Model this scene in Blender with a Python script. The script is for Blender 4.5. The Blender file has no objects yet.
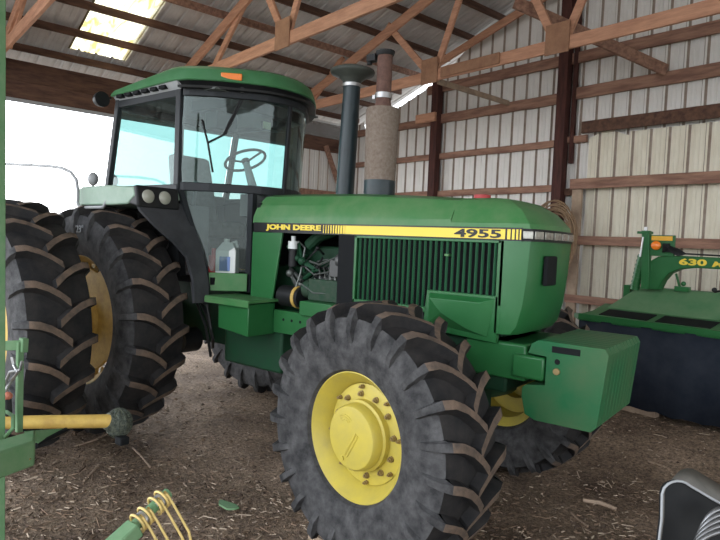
import bpy, bmesh, math, random
from mathutils import Vector, Matrix, noise
random.seed(7)
PI=math.pi
COL=bpy.context.scene.collection
# ------------------------------------------------------------------ camera geometry
FPX=595.8917; PIT=-.0466; ROL=.0433; YT=-.6519; YR=-.8596
CAM=Vector((4.9031,-3.7217,1.765))
def cam_axes(yaw,pitch,roll):
    cy,sy=math.cos(yaw),math.sin(yaw);cp,sp=math.cos(pitch),math.sin(pitch)
    f=Vector((sy*cp,cy*cp,sp));r=Vector((cy,-sy,0));u=r.cross(f)
    cr,sr=math.cos(roll),math.sin(roll)
    return cr*r+sr*u,-sr*r+cr*u,f
CR_,CU_,CF_=cam_axes(YT,PIT,ROL)
def at(px,py,depth):
    return CAM+(CR_*((px-360)/FPX)-CU_*((py-270)/FPX)+CF_)*depth
ROOM=Matrix.Translation((CAM.x,CAM.y,0))@Matrix.Rotation(YR-YT,4,'Z')   # barn's own axes
WORLD=Matrix.Identity(4)
# ------------------------------------------------------------------ materials
def mat(name,col,rough=.6,metal=0,var=.0,scale=6,col2=None,bump=0,bscale=40,spec=.5,dust=None,dustamt=.5,coat=0,stretch=None):
    m=bpy.data.materials.new(name);m.use_nodes=True;nt=m.node_tree;N=nt.nodes;L=nt.links
    b=N['Principled BSDF'];b.inputs['Roughness'].default_value=rough;b.inputs['Metallic'].default_value=metal
    b.inputs['Specular IOR Level'].default_value=spec if (metal or coat>.3 or max(col)>.3) else (.22 if rough>=.4 else .35)
    if coat: b.inputs['Coat Weight'].default_value=coat;b.inputs['Coat Roughness'].default_value=.15
    c=(*col,1)
    tc=N.new('ShaderNodeTexCoord');src=tc.outputs['Object']
    if stretch:
        mp=N.new('ShaderNodeMapping');mp.inputs['Scale'].default_value=stretch;L.new(src,mp.inputs['Vector']);src=mp.outputs['Vector']
    if col2 is not None:
        n=N.new('ShaderNodeTexNoise');n.inputs['Scale'].default_value=scale;n.inputs['Detail'].default_value=8;n.inputs['Roughness'].default_value=.65;L.new(src,n.inputs['Vector'])
        r=N.new('ShaderNodeValToRGB');r.color_ramp.elements[0].position=.5-var;r.color_ramp.elements[1].position=.5+var+.02
        r.color_ramp.elements[0].color=c;r.color_ramp.elements[1].color=(*col2,1)
        L.new(n.outputs['Fac'],r.inputs['Fac']);L.new(r.outputs['Color'],b.inputs['Base Color'])
    else: b.inputs['Base Color'].default_value=c
    if bump:
        n=N.new('ShaderNodeTexNoise');n.inputs['Scale'].default_value=bscale;n.inputs['Detail'].default_value=6;L.new(src,n.inputs['Vector'])
        bp=N.new('ShaderNodeBump');bp.inputs['Strength'].default_value=bump;bp.inputs['Distance'].default_value=.01
        L.new(n.outputs['Fac'],bp.inputs['Height']);L.new(bp.outputs['Normal'],b.inputs['Normal'])
    return m
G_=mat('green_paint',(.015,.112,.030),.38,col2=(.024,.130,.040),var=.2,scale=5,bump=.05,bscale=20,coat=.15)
GSL=mat('grille_green',(.010,.085,.032),.45,col2=(.012,.07,.03),var=.2)
GWT=mat('scuffed_green',(.014,.115,.042),.5,col2=(.05,.12,.05),var=.12,scale=3)
GTOP=mat('pale_green_paint',(.034,.165,.048),.42,col2=(.10,.20,.085),var=.18,scale=4,bump=.05,bscale=30,coat=.1)  # lighter than the body green, mottled with a paler one
GD=mat('dirty_dark_green',(.006,.042,.018),.6,col2=(.016,.04,.022),var=.2,scale=7)
GMOW=mat('mower_green',(.03,.17,.06),.5,col2=(.10,.20,.09),var=.2,scale=5)
GFADE=mat('faded_green',(.10,.22,.10),.6,col2=(.16,.26,.14),var=.2,scale=12)
YEL=mat('rim_yellow',(.53,.42,.055),.5,col2=(.42,.34,.07),var=.2,scale=9,bump=.08,bscale=40)
YOLD=mat('old_yellow',(.62,.42,.10),.55,col2=(.46,.29,.07),var=.15,scale=14)
YDEC=mat('decal_yellow',(.80,.60,.05),.4)
BDEC=mat('decal_black',(.008,.008,.009),.35)
BLK=mat('black_plastic',(.009,.010,.011),.45,col2=(.02,.02,.02),var=.2)
MAT_=mat('matte_black',(.007,.008,.009),.8)
RUB=mat('tyre_rubber',(.022,.022,.023),.75,col2=(.085,.083,.083),var=.16,scale=11,bump=.25,bscale=60)
RUBD=mat('tyre_carcass_rubber',(.013,.013,.014),.8,col2=(.030,.027,.025),var=.15,scale=9,bump=.2,bscale=50)
LUGF=mat('worn_muddy_lug_face',(.15,.105,.075),.85,col2=(.07,.055,.045),var=.14,scale=14,bump=.3,bscale=70)
WOOD=mat('truss_lumber',(.60,.32,.20),.75,col2=(.42,.205,.125),var=.14,scale=3,bump=.3,bscale=20,stretch=(1.2,9,9))
WOODP=mat('gusset_plywood',(.36,.19,.11),.8,col2=(.24,.12,.07),var=.15,scale=8,bump=.2)
WOODD=mat('dark_lumber',(.14,.075,.05),.85,col2=(.065,.035,.026),var=.12,scale=3,bump=.3,stretch=(5,.8,5))
WOODG=mat('girt_lumber',(.34,.19,.13),.85,col2=(.17,.085,.06),var=.12,scale=3,bump=.3,stretch=(.8,6,6))
WOODR=mat('creosote_post',(.09,.035,.028),.8,col2=(.045,.02,.018),var=.14,scale=4,bump=.3,stretch=(6,6,.8))
WOODW=mat('weathered_board',(.42,.31,.22),.85,col2=(.24,.17,.12),var=.14,scale=5,bump=.3)
SHEET=mat('wall_sheet',(.74,.72,.69),.5,col2=(.66,.64,.60),var=.2,scale=3)
SHEETC=mat('cream_door_sheet',(.72,.68,.56),.6,col2=(.62,.57,.45),var=.16,scale=5,stretch=(2,2,.5))
RIBLN=mat('rib_line_brown',(.24,.18,.14),.7,col2=(.36,.30,.25),var=.2,scale=8)  # brown for the double line along each sheet rib
ROOFM=mat('galvanised_roof',(.58,.57,.57),.45,metal=.2,col2=(.46,.45,.45),var=.2,scale=6)
RUSTY=mat('rusty_muffler',(.15,.11,.085),.8,col2=(.24,.20,.165),var=.2,scale=45,bump=.3)
RUSTD=mat('rusty_stack',(.10,.055,.045),.7,col2=(.16,.09,.07),var=.14,scale=20,bump=.2)
BLUEB=mat('intake_black',(.012,.02,.024),.35,col2=(.02,.035,.04),var=.2)
STEEL=mat('worn_steel',(.42,.42,.42),.4,metal=.8)
BOLT=mat('bolt_metal',(.30,.22,.10),.5,metal=.6)
GREYP=mat('grey_cab_trim',(.26,.27,.28),.6,col2=(.33,.34,.34),var=.2)
CABG=mat('cab_post_grey',(.022,.025,.028),.45)
LIN=mat('cab_liner',(.11,.12,.115),.8)
CLOTH=mat('seat_cloth',(.20,.19,.18),.9,col2=(.13,.12,.115),var=.2,scale=20)
AMB=mat('amber_lens',(.80,.20,.02),.3,coat=.5)
AMBY=mat('amber_reflector',(.75,.40,.03),.3)
LENS=mat('headlight_glass',(.36,.36,.31),.15,metal=.3,col2=(.16,.16,.14),var=.2,scale=30,coat=.8)
LAMPF=mat('old_lamp_glass',(.34,.34,.28),.3,coat=.5)
WHT=mat('white_plastic',(.62,.64,.62),.4)
BLUEL=mat('blue_label',(.12,.2,.42),.5)
REDP=mat('red_plastic',(.40,.03,.03),.5)
CURT=mat('navy_rubber_curtain',(.012,.017,.028),.7,col2=(.022,.028,.04),var=.15,scale=7,bump=.3,bscale=12)
ROPE=mat('tan_rope',(.30,.20,.12),.8,col2=(.2,.13,.08),var=.2,scale=20)
TINE=mat('tine_yellow',(.62,.45,.16),.45)
ORW=mat('silver_stripes',(.55,.56,.62),.4)
GALV=mat('grey_tube',(.30,.31,.315),.5)
YARD=mat('yard_bounce_tone',(.24,.215,.18),.9,col2=(.32,.29,.24),var=.2,scale=2)  # outside ground: gravel tone in place of grass, for neutral bounced light
CHAF=mat('chaff_pale',(.42,.33,.24),.9)
CHAF2=mat('chaff_brown',(.20,.135,.09),.9)
CHAF3=mat('chaff_dark',(.08,.055,.04),.95)
def glass(name,tint,fac_clear=.82,ior=1.5):
    m=bpy.data.materials.new(name);m.use_nodes=True;nt=m.node_tree;N=nt.nodes;L=nt.links
    N.remove(N['Principled BSDF']);o=N['Material Output']
    t=N.new('ShaderNodeBsdfTransparent');t.inputs[0].default_value=(*tint,1)
    g=N.new('ShaderNodeBsdfGlossy');g.inputs['Roughness'].default_value=.02;g.inputs[0].default_value=(.85,1,.98,1)
    fr=N.new('ShaderNodeFresnel');fr.inputs[0].default_value=ior
    mx=N.new('ShaderNodeMixShader');L.new(fr.outputs[0],mx.inputs[0]);L.new(t.outputs[0],mx.inputs[1]);L.new(g.outputs[0],mx.inputs[2])
    # road dust on the pane
    d=N.new('ShaderNodeBsdfDiffuse');d.inputs[0].default_value=(.45,.5,.47,1)
    n=N.new('ShaderNodeTexNoise');n.inputs['Scale'].default_value=14;n.inputs['Detail'].default_value=8
    tc=N.new('ShaderNodeTexCoord');L.new(tc.outputs['Object'],n.inputs['Vector'])
    r=N.new('ShaderNodeMapRange');r.inputs[1].default_value=.35;r.inputs[2].default_value=.75;r.inputs[3].default_value=.015;r.inputs[4].default_value=(1-fac_clear)*.6
    L.new(n.outputs['Fac'],r.inputs[0])
    m2=N.new('ShaderNodeMixShader');L.new(r.outputs[0],m2.inputs[0]);L.new(mx.outputs[0],m2.inputs[1]);L.new(d.outputs[0],m2.inputs[2])
    L.new(m2.outputs[0],o.inputs[0]);return m
GLS=glass('cab_glass',(.52,.74,.72),.88,1.55)
GLSR=glass('tinted_rear_glass',(.17,.245,.235),.88,1.5)
GLSD=glass('lower_cab_glass',(.55,.62,.60),.92,1.4)
def translucent(name):
    m=bpy.data.materials.new(name);m.use_nodes=True;nt=m.node_tree;N=nt.nodes;L=nt.links
    N.remove(N['Principled BSDF']);o=N['Material Output']
    t=N.new('ShaderNodeBsdfTranslucent');d=N.new('ShaderNodeBsdfTransparent')
    n=N.new('ShaderNodeTexNoise');n.inputs['Scale'].default_value=2.2;n.inputs['Detail'].default_value=7;n.inputs['Distortion'].default_value=1.0
    tc=N.new('ShaderNodeTexCoord');mp=N.new('ShaderNodeMapping');mp.inputs['Scale'].default_value=(1,3,1);L.new(tc.outputs['Object'],mp.inputs[0]);L.new(mp.outputs[0],n.inputs['Vector'])
    r=N.new('ShaderNodeValToRGB');r.color_ramp.elements[0].position=.36;r.color_ramp.elements[1].position=.54
    r.color_ramp.elements[0].color=(.34,.24,.07,1);r.color_ramp.elements[1].color=(.55,.50,.34,1)
    L.new(n.outputs['Fac'],r.inputs[0]);L.new(r.outputs[0],t.inputs[0]);L.new(r.outputs[0],d.inputs[0])
    mx=N.new('ShaderNodeMixShader');mx.inputs[0].default_value=.6;L.new(t.outputs[0],mx.inputs[1]);L.new(d.outputs[0],mx.inputs[2]);L.new(mx.outputs[0],o.inputs[0]);return m
SKYL=translucent('fibreglass_skylight')
def dirt():
    m=bpy.data.materials.new('barn_dirt');m.use_nodes=True;nt=m.node_tree;N=nt.nodes;L=nt.links;b=N['Principled BSDF'];b.inputs['Roughness'].default_value=.95;b.inputs['Specular IOR Level'].default_value=.15
    tc=N.new('ShaderNodeTexCoord')
    def nz(s,d=8,ro=.6,mp=None):
        n=N.new('ShaderNodeTexNoise');n.inputs['Scale'].default_value=s;n.inputs['Detail'].default_value=d;n.inputs['Roughness'].default_value=ro
        L.new(mp or tc.outputs['Object'],n.inputs['Vector']);return n.outputs['Fac']
    def ramp(f,ps):
        r=N.new('ShaderNodeValToRGB');e=r.color_ramp.elements
        for i,(p,c) in enumerate(ps):
            if i<2: e[i].position=p;e[i].color=(*c,1)
            else: x=e.new(p);x.color=(*c,1)
        L.new(f,r.inputs[0]);return r.outputs[0]
    base=ramp(nz(1.3),[(.3,(.13,.092,.068)),(.7,(.40,.30,.225)),(.5,(.25,.185,.135))])
    fine=ramp(nz(38,6,.7),[(.36,(.35,.35,.35)),(.68,(1.55,1.5,1.4))])
    mx=N.new('ShaderNodeMix');mx.data_type='RGBA';mx.blend_type='MULTIPLY';mx.inputs[0].default_value=.9
    L.new(base,mx.inputs[6]);L.new(fine,mx.inputs[7])
    L.new(mx.outputs[2],b.inputs['Base Color'])
    a=N.new('ShaderNodeMath');a.operation='ADD';L.new(nz(55,5,.7),a.inputs[0]);L.new(nz(12),a.inputs[1])
    bp=N.new('ShaderNodeBump');bp.inputs['Strength'].default_value=.9;bp.inputs['Distance'].default_value=.03;L.new(a.outputs[0],bp.inputs['Height']);L.new(bp.outputs[0],b.inputs['Normal'])
    return m
DIRT=dirt()
# ------------------------------------------------------------------ mesh builder
class MB:
    def __init__(s): s.b=bmesh.new();s.mi=0
    def m(s,i): s.mi=i;return s
    def face(s,vs):
        try:
            f=s.b.faces.new(vs);f.material_index=s.mi;return f
        except ValueError: return None
    def hexa(s,p):
        v=[s.b.verts.new(Vector(q)) for q in p]
        for f in ((3,2,1,0),(4,5,6,7),(0,1,5,4),(1,2,6,5),(2,3,7,6),(3,0,4,7)): s.face([v[i] for i in f])
        return s
    def box(s,x0,x1,y0,y1,z0,z1):
        return s.hexa([(x0,y0,z0),(x1,y0,z0),(x1,y1,z0),(x0,y1,z0),(x0,y0,z1),(x1,y0,z1),(x1,y1,z1),(x0,y1,z1)])
    def beam(s,p0,p1,w,h,up=(0,0,1)):
        p0=Vector(p0);p1=Vector(p1);d=(p1-p0).normalized();u=Vector(up)
        sd=d.cross(u)
        if sd.length<1e-4: sd=d.cross(Vector((1,0,0)))
        sd.normalize();u=sd.cross(d).normalized();a=sd*w/2;b=u*h/2
        return s.hexa([p0-a-b,p0+a-b,p0+a+b,p0-a+b,p1-a-b,p1+a-b,p1+a+b,p1-a+b])
    def prism(s,pts,vec):
        v=Vector(vec);A=[s.b.verts.new(Vector(p)) for p in pts];B=[s.b.verts.new(Vector(p)+v) for p in pts];n=len(A)
        s.face(A[::-1]);s.face(B)
        for i in range(n): s.face([A[i],A[(i+1)%n],B[(i+1)%n],B[i]])
        return s
    def loft(s,rings,cap=True,closed=True):
        R=[[s.b.verts.new(Vector(p)) for p in r] for r in rings]
        for a,b in zip(R,R[1:]):
            n=len(a)
            for i in range(n if closed else n-1): s.face([a[i],a[(i+1)%n],b[(i+1)%n],b[i]])
        if cap: s.face(R[0][::-1]);s.face(R[-1])
        return s
    def tube(s,pts,r,seg=10,cap=True):
        P=[Vector(p) for p in pts];n=len(P);rr=r if hasattr(r,'__len__') else [r]*n;rings=[];ref=None
        for i in range(n):
            d=(P[min(i+1,n-1)]-P[max(i-1,0)]).normalized()
            if ref is None:
                ref=Vector((0,0,1)) if abs(d.z)<.9 else Vector((1,0,0))
            a=d.cross(ref).normalized();b=a.cross(d).normalized();ref=b
            rings.append([P[i]+(a*math.cos(t)+b*math.sin(t))*rr[i] for t in [2*PI*k/seg for k in range(seg)]])
        return s.loft(rings,cap)
    def cyl(s,p0,p1,r0,r1=None,seg=20): return s.tube([p0,p1],[r0,r0 if r1 is None else r1],seg)
    def lathe(s,prof,origin=(0,0,0),axis='y',seg=48,closed=False):
        O=Vector(origin);rings=[]
        for k in range(seg):
            t=2*PI*k/seg;c,q=math.cos(t),math.sin(t)
            if axis=='y': rings.append([O+Vector((r*c,a,r*q)) for a,r in prof])
            elif axis=='z': rings.append([O+Vector((r*c,r*q,a)) for a,r in prof])
            else: rings.append([O+Vector((a,r*c,r*q)) for a,r in prof])
        V=[[s.b.verts.new(p) for p in r] for r in rings];n=len(prof)
        for k in range(seg):
            A=V[k];B=V[(k+1)%seg]
            for i in range(n-1+(1 if closed else 0)):
                j=(i+1)%n;s.face([A[i],A[j],B[j],B[i]])
        return s
    def sphere(s,c,r,sx=1,sy=1,sz=1,seg=16):
        prof=[(-r*math.cos(PI*i/8)*sz,max(1e-4,r*math.sin(PI*i/8))) for i in range(9)]
        n0=len(s.b.verts);s.lathe(prof,(0,0,0),'z',seg);s.b.verts.ensure_lookup_table()
        for v in s.b.verts[n0:]: v.co=Vector((v.co.x*sx,v.co.y*sy,v.co.z))+Vector(c)
        return s
def obj(name,mb,mats,parent=None,frame=None,smooth=30,bevel=0,label=None):
    frame=frame or WORLD
    me=bpy.data.meshes.new(name);bm=mb.b
    if parent is not None: inv=parent.get('_w');T=Matrix([inv[i*4:i*4+4] for i in range(4)]).inverted()@frame
    else: T=Matrix.Identity(4)
    bmesh.ops.remove_doubles(bm,verts=bm.verts,dist=1e-5)
    bmesh.ops.recalc_face_normals(bm,faces=bm.faces)
    if parent is not None: bm.transform(T)
    else:
        c=Vector((0,0,0));zs=min(v.co.z for v in bm.verts)
        xs=[v.co.x for v in bm.verts];ys=[v.co.y for v in bm.verts]
        c=Vector(((min(xs)+max(xs))/2,(min(ys)+max(ys))/2,zs));bm.transform(Matrix.Translation(-c))
    bm.to_mesh(me);bm.free()
    for m in (mats if isinstance(mats,(list,tuple)) else [mats]): me.materials.append(m)
    if smooth:
        for p in me.polygons:p.use_smooth=True
        me.set_sharp_from_angle(angle=math.radians(smooth))
    o=bpy.data.objects.new(name,me);COL.objects.link(o)
    if parent is not None: o.parent=parent;W=Matrix([parent['_w'][i*4:i*4+4] for i in range(4)])
    else:
        W=frame@Matrix.Translation(c);o.matrix_world=W
    o['_w']=[x for r in W for x in r]
    if bevel:
        b=o.modifiers.new('bevel','BEVEL');b.width=bevel;b.segments=2;b.limit_method='ANGLE';b.angle_limit=.6
    if label:o['label']=label
    return o
def tag(o,label,cat,group=None,kind=None):
    o['label']=label;o['category']=cat
    if group:o['group']=group
    if kind:o['kind']=kind
    return o
def thing(name,label,cat,loc=(0,0,0),frame=None,group=None):
    o=bpy.data.objects.new(name,None);COL.objects.link(o);o.empty_display_size=.1
    W=(frame or WORLD)@Matrix.Translation(Vector(loc));o.matrix_world=W;o['_w']=[x for r in W for x in r]
    return tag(o,label,cat,group)
def struct(name,mb,mats,frame=None,smooth=0,label=None):
    o=obj(name,mb,mats,None,frame,smooth);o['kind']='structure'
    if label:o['label']=label
    return o
def text(name,s,size,loc,xdir,ydir,material,parent,ext=.002,off=0.0,sx=1,shear=0,fitw=None,fith=None):
    c=bpy.data.curves.new(name,'FONT');c.body=s;c.size=size;c.extrude=ext;c.offset=off;c.shear=shear;c.resolution_u=3
    t=bpy.data.objects.new(name,c);COL.objects.link(t);bpy.context.view_layer.update()
    me=bpy.data.meshes.new_from_object(t);bpy.data.objects.remove(t)
    if fitw:
        xs=[v.co.x for v in me.vertices];ys=[v.co.y for v in me.vertices];a0,a1,b0,b1=min(xs),max(xs),min(ys),max(ys)
        for v in me.vertices: v.co.x=(v.co.x-a0)/(a1-a0)*fitw;v.co.y=(v.co.y-b0)/(b1-b0)*fith
    X=Vector(xdir).normalized();Y=Vector(ydir).normalized();Z=X.cross(Y).normalized();Y=Z.cross(X)
    M=Matrix(((X.x*sx,Y.x,Z.x,loc[0]),(X.y*sx,Y.y,Z.y,loc[1]),(X.z*sx,Y.z,Z.z,loc[2]),(0,0,0,1)))
    PW=Matrix([parent['_w'][i*4:i*4+4] for i in range(4)])
    me.transform(PW.inverted()@M);me.materials.clear();me.materials.append(material)
    o=bpy.data.objects.new(name,me);COL.objects.link(o);o.parent=parent;o['_w']=parent['_w'];return o

# ================================================================== GROUND
def gz(x,y):
    base=-.065+.034*max(0,min(3.2,3.0-x))
    dx,dy=x-CAM.x,y-CAM.y;xr=.9785*dx-.2062*dy;yr=.2062*dx+.9785*dy
    sm=lambda t:(lambda u:u*u*(3-2*u))(max(0,min(1,t)))
    return base+.22*sm((yr-4.9)/1.0)*sm((xr+4.4)/.9)
def gzn(x,y):
    return gz(x,y)+.022*noise.noise(Vector((x*1.1,y*1.1,0)))+.014*noise.noise(Vector((x*4,y*4,3)))+.009*noise.noise(Vector((x*13,y*13,7)))-.012
mb=MB();step=.07;x0,x1,y0,y1=-7.5,7.6,-5.2,8.2
nx=int((x1-x0)/step);ny=int((y1-y0)/step)
V=[[mb.b.verts.new((x0+i*step,y0+j*step,gzn(x0+i*step,y0+j*step))) for j in range(ny+1)] for i in range(nx+1)]
for i in range(nx):
    for j in range(ny): mb.face([V[i][j],V[i+1][j],V[i+1][j+1],V[i][j+1]])
fl=struct('floor',mb,DIRT,smooth=180,label='bare dirt barn floor strewn with chaff')
mb=MB();mb.box(-60,60,-60,60,-.35,-.16);struct('ground',mb,YARD,label='ground outside the barn, toned pale for neutral bounce light')
# chaff
mb=MB()
for k in range(12000):
    if k<9000: px,py=random.uniform(-10,730),300+250*random.random()**.8; 
    if k<9000:
        d=(at(px,py,1)-CAM);t=(-.05-CAM.z)/d.z;p=CAM+d*t
        if t>12: continue
        x,y=p.x,p.y
    else: x,y=random.uniform(-5,6),random.uniform(-3,6)
    z=gzn(x,y)+.006;a=random.uniform(0,PI);l=random.uniform(.006,.026)*(1 if random.random()<.95 else 2.6);w=random.uniform(.0015,.005)
    if x<-9 or (CAM.x-x)>13 or abs(y)>7 or ((-.2062*0)+(x-CAM.x)*.2062+(y-CAM.y)*.9785)>7.5: continue
    tl=random.uniform(-.35,.35)
    d=Vector((math.cos(a),math.sin(a),tl*.5))*l;n=Vector((-math.sin(a),math.cos(a),0))*w;c=Vector((x,y,z))
    mb.m(random.choices((0,1,2),(2,5,4))[0])
    v=[mb.b.verts.new(q) for q in (c-d-n,c-d+n,c+d+n,c+d-n,c-d*.9+Vector((0,0,w*1.2)),c+d*.9+Vector((0,0,w*1.2)))]
    for f in ((0,1,4),(3,5,2),(1,2,5,4),(0,4,5,3)): mb.face([v[i] for i in f])
tag(obj('chaff_litter',mb,[CHAF,CHAF2,CHAF3],smooth=0),'scattered straw and wood chaff lying over the dirt floor','chaff',kind='stuff')
mb=MB()
for k in range(500):
    px,py=random.uniform(-10,730),320+230*random.random()
    d=(at(px,py,1)-CAM);t=(-.05-CAM.z)/d.z;p=CAM+d*t
    if ((p.x-CAM.x)*.2062+(p.y-CAM.y)*.9785)>7.5 or p.x<-6: continue
    r=random.uniform(.006,.022);z=gzn(p.x,p.y)
    c=Vector((p.x,p.y,z+r*.2));vs=[mb.b.verts.new(c+Vector((r*math.cos(q)*random.uniform(.7,1.3),r*math.sin(q)*random.uniform(.7,1.3),random.uniform(-.3,.1)*r))) for q in (0,1.05,2.1,3.14,4.2,5.2)]
    tp=mb.b.verts.new(c+Vector((0,0,r*.8)));mb.m(random.choice((0,1,1)))
    for i in range(6): mb.face([vs[i],vs[(i+1)%6],tp])
tag(obj('dirt_clods',mb,[CHAF2,CHAF3],smooth=0),'small dirt clods spread over the barn floor','dirt clod',kind='stuff')
def gpt(px,py,dz=.0):
    d=at(px,py,1)-CAM;t=(-.05-CAM.z)/d.z;p=CAM+d*t
    for _ in range(14): t=(gzn(p.x,p.y)+dz-CAM.z)/d.z;p=CAM+d*t
    return p
def stick(pts,r,label,nm='wood_stick',m=WOODW):
    P=[gpt(*p,.008) for p in pts];b=MB();n=len(P);b.tube(P,[r*(.7+.3*random.random()) for _ in P],6)
    return tag(obj(nm,b,m),label,'stick')
stick([(627,443),(640,452),(650,462),(666,467)],.011,'long crooked pale stick on the dirt right of the weights')
stick([(583,500),(600,503),(616,509)],.019,'short split wood piece on the dirt at lower right centre')
stick([(571,513),(580,521),(588,526)],.010,'thin twig lying left of the short split wood piece')
stick([(75,446),(95,440),(112,431)],.009,'thin straight twig on dirt left below the drive shaft joint')
stick([(84,481),(92,472),(98,466)],.007,'small twig slanting near the lower left dirt')
stick([(133,448),(142,457),(150,467)],.009,'bent twig on dirt right below the drive shaft joint')
b=MB();p=gpt(318,537,.02);b.box(p.x-.05,p.x+.16,p.y-.035,p.y+.035,p.z-.02,p.z+.02);tag(obj('wood_block',b,WOODW),'pale wood scrap on the dirt beside the near front tyre','wood scrap')
p0=gpt(624,405,.045);p1=gpt(657,413,.045);b=MB();b.beam(p0,p1,.09,.09);tag(obj('timber_block',b,WOODW),'weathered square timber on the floor between weights and mower curtain','timber')
# green rag / leaf
b=MB();c=gpt(227,506,.012);ring=[]
for k in range(12):
    t=2*PI*k/12;ring.append(c+Vector((.085*math.cos(t)*(1+.25*math.sin(3*t)),.045*math.sin(t)*(1+.2*math.cos(2*t)),.004*math.sin(2*t))))
b.prism(ring,(0,0,.012));tag(obj('plastic_scrap',b,GFADE),'small flat green plastic scrap on the dirt before the tractor','scrap')

# ================================================================== BARN SHELL (barn axes: x along the gable, y along the eave)
XE=-9.4;YG=7.8
def rz(x): return 4.15+.325*(x-XE) if x<-2.2 else 4.15+.325*(-2.2-XE)-.325*(x+2.2)
def rib_line(x,h,qx,qh): return abs(h-qh)>.01 or (h==0 and qh==0 and x-qx<.014)  # rib flanks and the narrow flat strip beside them
def sheet_pts(a0,a1,pitch=.2286):
    out=[];n=int((a1-a0)/pitch)+1
    for k in range(n):
        s=a0+k*pitch
        for da,h in ((0,0),(.030,0),(.035,.006),(.045,.006),(.05,0),(.105,0),(.12,.022),(.145,.022),(.16,0),(.171,0),(.205,0),(.21,.006),(.22,.006)): out.append((s+da,h))
    return [q for q in out if q[0]<a1-.001]+[(a1,0)]
# gable wall
def gtop(x):
    g=.22*max(0,min(1,(-6.6-x)/.5)) if x>-9.1 else .05
    return rz(x)-.03-g
mb=MB();pts=sheet_pts(XE,5.2)
prev=None
for x,h in pts:
    lo=mb.b.verts.new((x,YG-h,-.2));hi=mb.b.verts.new((x,YG-h,gtop(x)))
    if prev:
        mb.m(1 if rib_line(x,h,qx,ph) else 0)
        mb.face([prev[0],lo,hi,prev[1]])
    prev=(lo,hi);ph=h;qx=x
mb.m(0);mb.box(XE,5.2,YG+.03,YG+.05,-.2,3.9)
struct('wall_back',mb,[SHEET,RIBLN],ROOM,label='white ribbed sheet metal gable wall')
# eave wall: closed stretch beside the corner
mb=MB();prev=None
for y,h in sheet_pts(6.35,YG):
    lo=mb.b.verts.new((XE+h,y,-.2));hi=mb.b.verts.new((XE+h,y,3.55))
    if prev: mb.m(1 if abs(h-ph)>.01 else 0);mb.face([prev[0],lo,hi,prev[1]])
    prev=(lo,hi);ph=h
mb.m(0);mb.box(XE-.06,XE-.03,6.35,YG,-.2,4.1);struct('wall_left',mb,[SHEET,RIBLN],ROOM,label='short ribbed wall between the open bay and the corner')
# roof
def roof_sheet(xa,xb,ya,yb,mb,thick=.0):
    prev=None
    for y,h in sheet_pts(ya,yb):
        A=mb.b.verts.new((xa,y,rz(xa)+h+.05));B=mb.b.verts.new((xb,y,rz(xb)+h+.05))
        if prev: mb.face([prev[0],A,B,prev[1]])
        prev=(A,B)
mb=MB();R0=-9.95
S0,S1=2.33,3.07
roof_sheet(R0,-2.2,-3.6,S0+.02,mb);roof_sheet(R0,-2.2,S1-.02,8.1,mb);roof_sheet(R0,-9.12,S0,S1,mb);roof_sheet(-5.6,-2.2,S0,S1,mb);roof_sheet(5.6,-2.2,-3.6,8.1,mb)
struct('ceiling',mb,ROOFM,ROOM,label='galvanised ribbed roof underside')
for i,(a,bb) in enumerate(((-9.13,-7.5),(-7.52,-5.58))):
    mb=MB();roof_sheet(a,bb,S0-.01,S1+.06,mb);struct('window_%d'%(i+1),mb,SKYL,ROOM,label='yellowed translucent roof panel')
# eave header beam
mb=MB();mb.box(XE-.02,XE+.06,-3.6,YG,3.5,3.76);obj_=tag(obj('header_beam',mb,WOODD,None,ROOM,0,.004),'lower dark header plank across the open bay','beam')
mb=MB();mb.box(XE-.09,XE-.03,-3.6,YG-.05,3.70,4.06);tag(obj('header_beam',mb,WOODD,None,ROOM,0,.004),'upper dark header plank under the roof edge above the open bay','beam')
mb=MB();mb.box(XE+.062,XE+.075,-3.6,6.3,3.47,3.52);tag(obj('door_track',mb,GALV,None,ROOM,0),'thin pale metal strip along the bottom of the header','track')
mb=MB();mb.box(XE-.1,XE+.04,6.25,6.39,-.2,3.5);tag(obj('jamb_post',mb,WOODR,None,ROOM,0,.004),'dark post closing the open bay near the corner','post')
mb=MB();mb.box(XE+.025,XE+.06,6.39,YG-.03,2.60,2.74);tag(obj('wall_girt',mb,WOODG,None,ROOM,0,.004),'short girt on the wall stretch behind the cab','girt')
mb=MB();mb.beam((XE+.1,7.7,2.2),(XE+.1,7.0,3.6),.04,.1);tag(obj('corner_brace',mb,WOODG,None,ROOM,0,.004),'slanting brace in the barn corner behind the intake pipe','brace')
# purlins
pl=['lowest','second','third','fourth','fifth','sixth','seventh']
for i,x in enumerate((-9.23,-8.64,-8.05,-7.5,-6.9,-6.33,-5.77)):
    mb=MB();z=rz(x)-.02;mb.hexa([(x-.02,-3.6,z-.05),(x+.02,-3.6,z-.05),(x+.02,YG-.05,z-.05),(x-.02,YG-.05,z-.05),(x-.02,-3.6,z+.045),(x+.02,-3.6,z+.045),(x+.02,YG-.05,z+.045),(x-.02,YG-.05,z+.045)])
    tag(obj('roof_purlin',mb,WOODG if i in (3,) else WOODD,None,ROOM,0),'%s roof purlin up from the eave on the underside of the roof'%pl[i],'purlin','roof purlins')
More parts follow.
